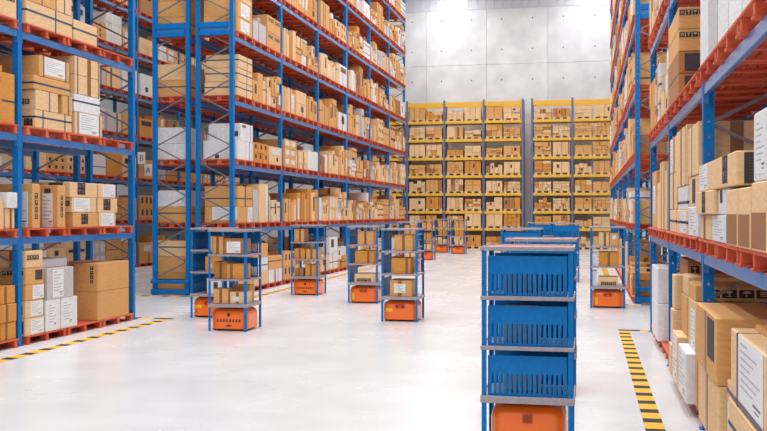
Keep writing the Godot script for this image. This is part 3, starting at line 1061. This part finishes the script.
	put(nl, 0, 1, 15.7, 16.34, y + 0.5, 0.25, 0.74, 1, [["a", "label", 0.6, 0.55, 0.75, 0.9]])
	y = 3.2 + PH
	put(nl, 0, 2, 13.7, 14.8, y, 0.28, 0.8, 1, [["a", "strap_h", 0.5, 0.6, 1, 1], ["a", "strap_v", 0.2, 0.5, 1, 1], ["a", "strap_v", 0.8, 0.5, 1, 1], ["c", "print", 0.85, 0.3, 0.2, 0.4]])
	put(nl, 0, 2, 13.72, 14.38, y + 0.28, 0.31, 0.7, 1, [["a", "strap_v", 0.6, 0.5, 1, 1], ["c", "row", 0.6, 0.4, 0.5, 0.3]])
	put(nl, 0, 2, 14.5, 14.82, y + 0.28, 0.31, 0.7, 0, [["a", "strap_v", 0.6, 0.5, 1, 1]])
	put(nl, 0, 2, 13.66, 14.74, y + 0.59, 0.22, 0.82, 0, [["a", "strap_h", 0.5, 0.45, 1, 1]])
	put(nl, 0, 2, 13.82, 14.72, y + 0.81, 0.33, 0.8, 0, [["a", "label", 0.5, 0.55, 0.7, 0.85], ["a", "strap_v", 0.14, 0.5, 1, 1], ["a", "strap_v", 0.88, 0.5, 1, 1]])
	put(nl, 0, 2, 14.9, 15.84, y, 0.37, 0.82, 1, [["a", "label", 0.5, 0.5, 0.7, 0.95], ["a", "strap_v", 0.1, 0.5, 1, 1], ["a", "strap_v", 0.9, 0.5, 1, 1]])
	put(nl, 0, 2, 14.88, 15.76, y + 0.37, 0.3, 0.8, 4, [["a", "strap_h", 0.5, 0.6, 1, 1]])
	put(nl, 0, 2, 14.9, 15.76, y + 0.67, 0.32, 0.8, 1, [["a", "tape", 0.55, 0.5, 0.16, 1.0], ["a", "strap_v", 0.1, 0.5, 1, 1], ["a", "strap_v", 0.94, 0.5, 1, 1]])
	put(nl, 0, 2, 14.9, 15.76, y + 0.99, 0.31, 0.8, 1, [["a", "tape", 0.55, 0.5, 0.16, 1.0], ["a", "strap_v", 0.1, 0.5, 1, 1], ["a", "strap_v", 0.94, 0.5, 1, 1]])
	y = 4.76 + PH
	put(nl, 0, 3, 13.46, 14.82, y, 0.36, 0.84, 1, [["a", "strap_h", 0.5, 0.6, 1, 1], ["a", "strap_v", 0.62, 0.5, 1, 1]])
	put(nl, 0, 3, 14.86, 15.66, y, 0.34, 0.84, 1, [["a", "strap_h", 0.5, 0.55, 1, 1]])
	put(nl, 0, 3, 13.5, 14.3, y + 0.36, 0.4, 0.76, 0, [["a", "strap_h", 0.5, 0.5, 1, 1], ["a", "strap_v", 0.5, 0.5, 1, 1], ["c", "strap_v", 0.5, 0.5, 1, 1]])
	put(nl, 0, 3, 14.34, 14.8, y + 0.36, 0.36, 0.7, 1, [["a", "strap_v", 0.5, 0.5, 1, 1]])
	# near-right rack
	for lv in range(0, 4):
		for bb in 3:
			var lo: float = [13.35, 9.5, 5.7][bb]
			var own: bool = not (bb == 0 and lv > 1) and bb < 3 and lv < 3
			slots(nr, bb, lv, lo, 1.0, not own)
			if lv < 3: slots(nrb, bb, lv, lo, 0.08, true, true)
	y = PH
	put(nr, 0, 0, 14.8, 16.1, y, 0.55, 0.5, 4, [])
	put(nr, 0, 0, 14.84, 16.1, y + 0.55, 0.52, 0.5, 4, [])
	put(nr, 0, 0, 13.5, 14.5, y, 1.25, 0.5, 4, [], -0.3)
	put(nr, 1, 0, 12.1, 13.2, y, 0.7, 0.8, 0, [], -0.1)
	put(nr, 1, 0, 12.1, 13.1, y + 0.7, 0.62, 0.7, 3, [["c", "column", 0.12, 0.5, 0.18, 0.95]], -0.12)
	put(nr, 1, 0, 11.7, 12.05, y, 0.36, 0.5, 1, [["c", "print", 0.6, 0.5, 0.5, 0.8]], 0.1)
	put(nr, 1, 0, 11.72, 12.06, y + 0.36, 0.4, 0.55, 1, [["c", "print", 0.5, 0.3, 0.5, 0.5]], 0.08)
	put(nr, 1, 0, 11.74, 12.06, y + 0.76, 0.4, 0.6, 1, [], 0.06)
	put(nr, 1, 0, 10.9, 11.6, y, 0.55, 0.6, 1, [["a", "label", 0.5, 0.5, 0.7, 0.9], ["c", "print", 0.4, 0.5, 0.4, 0.7]], 0.1)
	put(nr, 1, 0, 10.95, 11.6, y + 0.55, 0.42, 0.62, 0, [["c", "label", 0.3, 0.4, 0.4, 0.7]], 0.0)
	put(nr, 1, 0, 11.0, 11.64, y + 0.97, 0.22, 0.8, 1, [["c", "row", 0.6, 0.5, 0.8, 0.5]], -0.02)
	put(nr, 1, 0, 9.98, 10.8, y, 0.5, 0.66, 4, [["a", "label", 0.5, 0.5, 0.8, 0.9], ["c", "print", 0.4, 0.5, 0.3, 0.6]], 0.1)
	put(nr, 1, 0, 10.05, 10.8, y + 0.5, 0.5, 0.6, 1, [["a", "label", 0.6, 0.4, 0.5, 0.8]], 0.0)
	put(nr, 1, 0, 10.1, 10.8, y + 1.0, 0.16, 0.8, 0, [["c", "row", 0.5, 0.5, 0.8, 0.6]], 0.0)
	put(nr, 1, 0, 9.6, 9.92, y, 0.86, 0.7, 0, [["a", "tape", 0.6, 0.5, 0.2, 1.0]], 0.02)
	put(nr, 2, 0, 7.95, 9.35, y, 0.53, 0.62, 1, [["a", "tape", 0.45, 0.5, 0.1, 1.0]], 0.05)
	put(nr, 2, 0, 7.95, 9.36, y + 0.53, 0.53, 0.6, 0, [["a", "block", 0.76, 0.62, 0.34, 0.62], ["a", "tape", 0.5, 0.5, 0.08, 1.0]], 0.07)
	put(nr, 2, 0, 7.95, 9.3, y, 1.0, 0.3, 0, [], -0.62)
	put(nr, 2, 0, 7.42, 7.86, y, 0.45, 0.7, 4, [["a", "strap_v", 0.6, 0.5, 1, 1]], 0.0)
	put(nr, 2, 0, 7.42, 7.86, y + 0.45, 0.16, 0.6, 1, [["a", "strap_h", 0.6, 0.5, 1, 1]], 0.0)
	put(nr, 2, 0, 5.9, 7.34, y, 0.56, 0.84, 1, [["a", "strap_h", 0.5, 0.7, 1, 1]], 0.06)
	put(nr, 2, 0, 5.9, 7.32, y + 0.56, 0.5, 0.84, 1, [["a", "label", 0.6, 0.55, 0.66, 0.86], ["a", "strap_v", 0.22, 0.5, 1, 1], ["a", "strap_h", 0.5, 0.06, 1, 1]], 0.05)
	put(nr, 2, 0, 5.9, 7.2, y + 1.06, 0.04, 0.6, 0, [], -0.1)
	y = 1.64 + PH
	put(nr, 0, 1, 14.6, 15.0, y, 0.68, 0.6, 1, [], 0.03)
	put(nr, 0, 1, 15.1, 15.6, y, 0.5, 0.7, 0, [["c", "block", 0.4, 0.7, 0.4, 0.3]], 0.0)
	put(nr, 0, 1, 15.7, 16.6, y, 0.9, 0.7, 0, [["a", "label", 0.5, 0.5, 0.5, 0.5]], 0.0)
	put(nr, 0, 1, 14.05, 14.5, y, 0.95, 0.6, 1, [["a", "tape", 0.6, 0.5, 0.2, 1.0]], 0.03)
	put(nr, 0, 1, 13.5, 14.0, y, 0.8, 0.6, 1, [["a", "tape", 0.3, 0.5, 0.2, 1.0]], 0.02)
	put(nr, 1, 1, 12.0, 12.9, y, 0.28, 0.7, 1, [["a", "strap_h", 0.5, 0.5, 1, 1]], 0.02)
	put(nr, 1, 1, 12.0, 12.9, y + 0.28, 0.44, 0.72, 1, [["a", "tape", 0.6, 0.5, 0.25, 1.0]], 0.02)
	put(nr, 1, 1, 11.9, 12.9, y + 0.72, 0.44, 0.72, 1, [["a", "tape", 0.6, 0.5, 0.25, 1.0], ["a", "label", 0.3, 0.5, 0.25, 0.9]], 0.02)
	put(nr, 1, 1, 10.6, 11.8, y, 0.27, 0.7, 1, [["a", "strap_h", 0.5, 0.5, 1, 1], ["a", "label", 0.6, 0.5, 0.6, 0.85]], 0.03)
	put(nr, 1, 1, 10.7, 11.8, y + 0.27, 0.26, 0.7, 4, [["a", "strap_h", 0.5, 0.3, 1, 1]], 0.02)
	put(nr, 1, 1, 10.7, 11.84, y + 0.53, 0.64, 0.75, 1, [["a", "tape", 0.5, 0.5, 0.2, 1.0], ["a", "strap_v", 0.9, 0.5, 1, 1]], 0.03)
	put(nr, 1, 1, 9.62, 10.5, y, 0.3, 0.7, 4, [["a", "label", 0.5, 0.5, 0.8, 0.9]], 0.03)
	put(nr, 1, 1, 9.62, 10.5, y + 0.3, 0.3, 0.66, 1, [["a", "block", 0.5, 0.5, 0.3, 0.8]], 0.02)
	put(nr, 1, 1, 9.62, 10.5, y + 0.6, 0.5, 0.7, 1, [["a", "strap_v", 0.4, 0.5, 1, 1], ["c", "tape", 0.5, 0.5, 0.2, 1.0]], 0.03)
	put(nr, 2, 1, 8.5, 9.3, y, 0.22, 0.66, 1, [["a", "tape", 0.4, 0.5, 0.2, 1.0]], 0.04)
	put(nr, 2, 1, 7.6, 8.46, y, 0.22, 0.66, 4, [["a", "label", 0.5, 0.5, 0.8, 0.9]], 0.04)
	put(nr, 2, 1, 8.1, 9.3, y + 0.22, 0.2, 0.5, 1, [["a", "print", 0.5, 0.55, 0.3, 0.9]], 0.08)
	put(nr, 2, 1, 7.5, 8.06, y + 0.22, 0.2, 0.5, 4, [["a", "block", 0.3, 0.7, 0.3, 0.5]], 0.04)
	put(nr, 2, 1, 7.0, 9.25, y + 0.42, 0.24, 0.3, 1, [["a", "label", 0.16, 0.5, 0.26, 0.96], ["a", "print", 0.76, 0.55, 0.14, 0.85], ["c", "block", 0.6, 0.5, 0.8, 0.9]], 0.06)
	put(nr, 2, 1, 6.95, 7.46, y, 0.4, 0.6, 1, [["a", "band", 0.5, 0.3, 0.99, 0.52], ["c", "band", 0.5, 0.3, 0.99, 0.52]], 0.06)
	put(nr, 2, 1, 6.42, 6.9, y, 0.4, 0.6, 1, [["a", "band", 0.5, 0.3, 0.99, 0.52], ["c", "band", 0.5, 0.3, 0.99, 0.52]], 0.06)
	put(nr, 2, 1, 5.85, 6.36, y, 0.42, 0.7, 1, [["a", "band", 0.5, 0.3, 0.99, 0.52], ["c", "band", 0.5, 0.3, 0.99, 0.52]], 0.06)
	put(nr, 2, 1, 5.85, 6.34, y + 0.42, 0.42, 0.6, 4, [["a", "label", 0.5, 0.5, 0.7, 0.8]], 0.05)
	y = 3.2 + PH
	for k in 4:
		put(nr, 1, 2, 11.5, 12.9, y + 0.25 * k, 0.25, 0.7, 0 if k > 1 else 3, [["c", "row", 0.2, 0.75, 0.4, 0.4]] if k > 1 else [["c", "block", 0.28, 0.5, 0.4, 0.8]], 0.04)
	put(nr, 1, 2, 9.7, 10.6, y, 0.3, 0.7, 0, [], -0.3)
	for k in 5:
		put(nr, 2, 2, 8.75 - 0.62 * k, 9.34 - 0.62 * k, y, 0.98 + 0.05 * (k % 3), 0.6, 5 if k == 1 else 4, [], 0.04)
	put(nr, 2, 2, 8.6, 9.3, y, 0.9, 0.24, 4, [], -0.6)
	# far-left rack
	for bb in 6:
		for lv in range(0, 9):
			var lo: float = 22.5 + 3.8 * bb
			var own := bb == 0 and lv < 5
			if own: slots(fl, bb, lv, lo, 1.0, lv > 0, false, [1, 2])
			else: slots(fl, bb, lv, lo, 1.0)
			if own: slots(fl, bb, lv, lo, 1.0, false, false, [0])
			if lv < 8 and not (bb > 3 and lv in [2, 4, 6]):
				slots(flb, bb, lv, lo, 0.14 if bb == 0 else 0.06, not own and lv != 1, true, [1, 2] if own else [0, 1, 2])
				if own: slots(flb, bb, lv, lo, 0.3, false, false, [0])
	for j in 3:
		for k in 2 + j % 2: put(fl, 0, 0, 22.6 + 1.22 * j, 23.74 + 1.22 * j, PH + 0.36 * k, 0.36, 0.86, [0, 1, 4][(j + k) % 3], random_decs(true))
	y = level_y(1) + PH
	put(fl, 0, 1, 22.66, 23.3, y, 0.4, 0.86, 0, [["c", "label", 0.6, 0.6, 0.75, 0.8]])
	put(fl, 0, 1, 23.34, 23.76, y, 0.4, 0.86, 1, [["a", "label", 0.5, 0.5, 0.7, 0.9]])
	put(fl, 0, 1, 22.7, 23.7, y + 0.4, 0.5, 0.88, 0, [["c", "strap_h", 0.5, 0.4, 1, 1], ["a", "tape", 0.5, 0.5, 0.1, 1.0]])
	y = level_y(2) + PH
	put(fl, 0, 2, 22.66, 23.2, y, 0.46, 0.9, 4, [["c", "print", 0.4, 0.15, 0.12, 0.2]])
	put(fl, 0, 2, 23.22, 23.76, y, 0.46, 0.86, 4, [["a", "strap_v", 0.5, 0.5, 1, 1]])
	put(fl, 0, 2, 22.9, 23.3, y + 0.46, 0.44, 0.86, 4, [["a", "row", 0.5, 0.85, 0.7, 0.2], ["c", "print", 0.8, 0.4, 0.2, 0.3]])
	put(fl, 0, 2, 23.34, 23.76, y + 0.46, 0.44, 0.8, 4, [["a", "strap_v", 0.5, 0.5, 1, 1]])
	y = level_y(3) + PH
	for k in 3: put(fl, 0, 3, 22.64 + 0.05 * k, 23.72, y + 0.34 * k, 0.33, 0.86, 1, [["a", "strap_h", 0.5, 0.6, 1, 1], ["a", "strap_v", 0.6, 0.5, 1, 1]])
	y = level_y(4) + PH
	put(fl, 0, 4, 22.64, 23.7, y, 0.36, 0.88, 0, [["a", "label", 0.5, 0.5, 0.6, 0.8]])
	put(fl, 0, 4, 22.66, 23.7, y + 0.36, 0.42, 0.88, 0, [["a", "label", 0.5, 0.5, 0.6, 0.8]])
	put(fl, 0, 4, 22.7, 23.7, y + 0.78, 0.3, 0.86, 1, [["a", "strap_h", 0.5, 0.5, 1, 1]])
	for lv in range(0, 5):
		y = level_y(lv) + PH
		var t: Array = [[0, 0, 1], [0, 4], [4, 4], [0, 1], [0, 0, 0]][lv]
		for k in t.size(): put(flb, 0, lv, 22.66, 23.72, y + 0.4 * k, 0.4, 0.9, t[k], [["c", "strap_h", 0.5, 0.6, 1, 1]] if k % 2 == 0 and lv != 2 else [], 0.04, 0.6)
	# far-right rack and the outer rack
	for bb in 6:
		for lv in range(0, 9):
			slots(fr, bb, lv, 22.5 + 3.8 * bb, 0.8)
		if bb > 0:
			for lv in range(0, 8):
				slots(ol, bb, lv, 22.5 + 3.8 * bb, 0.1, true, true)
	# end wall
	var b := MB.new()
	for k in 5: b.box(Vector3(0, 0.119, (k - 2) * 0.19), Vector3(0.93, 0.022, 0.16))
	for i in 3:
		for j in 3: b.box(Vector3((i - 1) * 0.39, 0.055, (j - 1) * 0.38), Vector3(0.15, 0.106, 0.14))
	M.wood_pallet = b.done(null)
	yellow_rack([-12.3, -10.2, -8.03, -5.77, -3.56], "yellow-beamed rack against the concrete wall, wider one beside far-left rack", "wider yellow rack")
	yellow_rack([-3.04, -0.8, 1.4], "yellow-beamed rack against the concrete wall, narrower one beside far-right rack", "narrower yellow rack")

func carts() -> void:
	var w := 0.68
	var l := 0.78
	var a := Vector3(-5.97, 0, -15.72)
	cart(a, w, l, [["back", 2], ["back", 1]], "blue shelf cart full of small parcels, nearest one on the left")
	robot(a + Vector3(0, 0, -0.065), "grille", "orange robot with vent slots under the parcel cart at left front")
	parcel(a, w, 0, 0.1, 0.5, 0.05, 0.34, 0.26, 0, [["c", "tape", 0.5, 0.5, 0.12, 1.0]], "tan taped parcel, bottom shelf, outer side, left front cart")
	parcel(a, w, 0, 0.52, 0.94, 0.07, 0.34, 0.21, 1, [["c", "tape", 0.5, 0.5, 0.12, 1.0], ["c", "label", 0.4, 0.4, 0.4, 0.4]], "pale parcel with label, bottom shelf, aisle side, left front cart")
	parcel(a, w, 0, 0.4, 0.86, 0.44, 0.26, 0.3, 0, [], "tan parcel standing behind, bottom shelf, left front cart")
	parcel(a, w, 1, 0.06, 0.42, 0.16, 0.3, 0.3, 2, [["c", "tape", 0.5, 0.5, 0.14, 1.0]], "amber parcel, middle shelf, outer side, left front cart")
	parcel(a, w, 1, 0.45, 0.92, 0.05, 0.34, 0.27, 2, [["c", "tape", 0.28, 0.5, 0.14, 1.0], ["a", "tape", 0.5, 0.5, 0.2, 1.0]], "amber taped parcel, middle shelf, aisle side, left front cart")
	parcel(a, w, 2, 0.04, 0.36, 0.08, 0.36, 0.31, 0, [["c", "tape", 0.5, 0.5, 0.14, 1.0]], "tan parcel, top shelf, outer side, left front cart")
	parcel(a, w, 2, 0.38, 0.9, 0.05, 0.4, 0.28, 3, [["c", "label", 0.5, 0.45, 0.7, 0.7]], "brown parcel with big label, top shelf, left front cart")
	var b := Vector3(-7.12, 0, -17.68)
	cart(b, w, l, [["left", 0], ["left", 1], ["left", 2], ["back", 0], ["back", 1], ["back", 2]], "blue shelf cart half hidden behind the left front cart")
	robot(b + Vector3(0, 0, -0.065), "plain", "orange robot with yellow sticker half hidden behind slotted robot")
	parcel(b, w, 0, 0.45, 0.9, 0.06, 0.4, 0.3, 4, [["c", "print", 0.6, 0.5, 0.3, 0.5]], "white parcel, bottom shelf of the half hidden left cart")
	parcel(b, w, 1, 0.4, 0.9, 0.06, 0.4, 0.3, 2, [["c", "label", 0.3, 0.4, 0.2, 0.25]], "amber parcel, middle shelf of the half hidden left cart")
	parcel(b, w, 2, 0.5, 0.92, 0.06, 0.4, 0.27, 0, [], "tan parcel, top shelf of the half hidden left cart")
	var c := Vector3(-3.39, 0, -17.75)
	cart(c, w, l, [["left", 0], ["left", 1], ["left", 2]], "blue shelf cart with one parcel per shelf, mid aisle front")
	robot(c + Vector3(0, 0, -0.065), "plain", "orange robot with two dark eyes, mid aisle front")
	parcel(c, w, 0, 0.22, 0.84, 0.06, 0.5, 0.31, 0, [["c", "label", 0.45, 0.5, 0.5, 0.55], ["c", "tape", 0.45, 0.5, 0.16, 1.0]], "tan parcel with white label, bottom shelf, mid aisle front cart")
	parcel(c, w, 1, 0.26, 0.8, 0.06, 0.5, 0.3, 2, [["c", "tape", 0.8, 0.5, 0.06, 1.0], ["a", "tape", 0.5, 0.5, 0.1, 1.0]], "amber parcel, middle shelf, mid aisle front cart")
	parcel(c, w, 2, 0.34, 0.86, 0.06, 0.45, 0.31, 0, [["c", "tape", 0.5, 0.5, 0.14, 1.0]], "tan parcel with brown tape, top shelf, mid aisle front cart")
	var d := Vector3(-6.75, 0, -23.01)
	cart(d, w, l, [["back", 2], ["left", 2]], "blue shelf cart beside far-left rack with clustered small parcels")
	robot(d + Vector3(0, 0, -0.065), "grille", "orange robot with vent slots beside far-left rack")
	parcel(d, w, 0, 0.1, 0.44, 0.06, 0.4, 0.2, 3, [["c", "tape", 0.5, 0.5, 0.14, 1.0]], "brown parcel, bottom shelf, cart beside far-left rack")
	parcel(d, w, 0, 0.5, 0.92, 0.06, 0.4, 0.29, 2, [["c", "tape", 0.5, 0.5, 0.14, 1.0]], "amber parcel, bottom shelf, cart beside far-left rack")
	parcel(d, w, 1, 0.1, 0.5, 0.06, 0.4, 0.27, 2, [["c", "tape", 0.5, 0.5, 0.14, 1.0]], "amber parcel, middle shelf, outer side, cart beside far-left rack")
	parcel(d, w, 1, 0.53, 0.94, 0.06, 0.4, 0.25, 0, [["c", "tape", 0.5, 0.5, 0.14, 1.0]], "tan parcel, middle shelf, aisle side, cart beside far-left rack")
	parcel(d, w, 2, 0.08, 0.46, 0.06, 0.4, 0.33, 0, [["c", "tape", 0.6, 0.5, 0.14, 1.0]], "tan parcel alone, top shelf, cart beside far-left rack")
	var e := Vector3(-4.88, 0, -21.23)
	cart(e, w, l, [["left", 0], ["left", 1], ["left", 2]], "blue shelf cart partly hidden by mid aisle front cart")
	robot(e + Vector3(0, 0, -0.065), "tall_sticker", "orange robot with upright yellow sticker, behind mid aisle front robot")
	parcel(e, w, 0, 0.2, 0.9, 0.06, 0.5, 0.2, 1, [["c", "row", 0.45, 0.3, 0.7, 0.4]], "pale flat parcel, bottom shelf, second mid aisle cart")
	parcel(e, w, 1, 0.22, 0.86, 0.06, 0.5, 0.29, 2, [["c", "tape", 0.7, 0.5, 0.06, 1.0]], "amber parcel, middle shelf, second mid aisle cart")
	parcel(e, w, 2, 0.3, 0.84, 0.06, 0.45, 0.31, 0, [["c", "tape", 0.5, 0.5, 0.14, 1.0]], "tan taped parcel, top shelf, second mid aisle cart")
	var g := Vector3(0.43, 0, -21.2)
	cart(g, 0.72, l, [], "blue shelf cart without panels beside the end of far-right rack")
	robot(g + Vector3(0, 0, -0.065), "tall_sticker", "orange robot beside the end of far-right rack")
	parcel(g, 0.72, 0, 0.05, 0.2, 0.06, 0.4, 0.33, 4, [], "narrow white parcel, bottom shelf, cart by far-right rack")
	parcel(g, 0.72, 0, 0.24, 0.8, 0.06, 0.5, 0.2, 1, [["c", "row", 0.5, 0.3, 0.8, 0.4]], "pale flat parcel, bottom shelf, cart by far-right rack")
	parcel(g, 0.72, 1, 0.24, 0.82, 0.06, 0.5, 0.31, 2, [["c", "tape", 0.5, 0.5, 0.1, 1.0]], "amber parcel, middle shelf, cart by far-right rack")
	parcel(g, 0.72, 1, 0.06, 0.2, 0.06, 0.4, 0.3, 4, [], "narrow white parcel, middle shelf, cart by far-right rack")
	parcel(g, 0.72, 2, 0.24, 0.54, 0.06, 0.4, 0.31, 1, [["c", "tape", 0.6, 0.5, 0.14, 1.0]], "pale parcel, top shelf, outer one, cart by far-right rack")
	parcel(g, 0.72, 2, 0.55, 0.82, 0.06, 0.4, 0.29, 0, [["c", "label", 0.5, 0.7, 0.4, 0.3]], "tan parcel, top shelf, rack side, cart by far-right rack")
	# the queue of carts, turned with their slotted panels forward
	var q := [[Vector3(-0.49, 0, -8.26), "blue slotted cart in the foreground, cut off by the picture's lower edge"], [Vector3(-0.5, 0, -10.92), "blue slotted cart directly behind the foreground cart"], [Vector3(-1.23, 0, -18.76), "blue slotted cart third in the queue, set off to one side"], [Vector3(-0.6, 0, -29.13), "blue slotted cart fourth in the queue, by far-right rack"], [Vector3(-1.46, 0, -31.39), "blue slotted cart last in the queue"]]
	for k in q.size():
		cart(q[k][0], 0.76, 0.68, [["front", 0], ["front", 1], ["front", 2], ["right", 0], ["right", 1], ["right", 2], ["back", 0], ["back", 1], ["back", 2]], q[k][1])
		robot(q[k][0] + Vector3(0, 0, -0.05), "port", "orange robot under the " + ["foreground slotted cart", "second slotted cart of the queue", "third slotted cart of the queue", "fourth slotted cart of the queue", "last slotted cart of the queue"][k], 0.63, 0.56)
	for k in 3:
		parcel(q[0][0], 0.76, k, 0.2, 0.6, 0.3, 0.3, [0.24, 0.3, 0.2][k], [0, 2, 3][k], [], ["tan", "amber", "brown"][k] + " parcel behind slotted panel, " + ["bottom", "middle", "top"][k] + " shelf, foreground cart")
	# small carts deep in the aisle
	var small := [[Vector3(-5.89, 0, -32.5), "far blue cart behind the mid aisle carts"], [Vector3(-6.82, 0, -41.6), "far blue cart in front of the last rack bays"], [Vector3(-7.3, 0, -49.7), "far blue cart at the end of far-left rack"], [Vector3(-6.24, 0, -48.1), "farthest lone blue cart before the wider yellow rack"]]
	for k in small.size():
		cart(small[k][0], w, l, [["left", 1], ["left", 2]] if k != 3 else [["left", 0], ["left", 1], ["left", 2]], small[k][1])
		robot(small[k][0] + Vector3(0, 0, -0.065), "plain", "small orange robot under the " + small[k][1])
		for s in 3:
			parcel(small[k][0], w, s, 0.28, 0.86, 0.06, 0.4, [0.22, 0.3, 0.31][s], [1, 2, 0][s], [["c", "tape", 0.5, 0.5, 0.14, 1.0]], "%s parcel, %s shelf, %s" % [["pale", "amber", "tan"][s], ["bottom", "middle", "top"][s], small[k][1]])
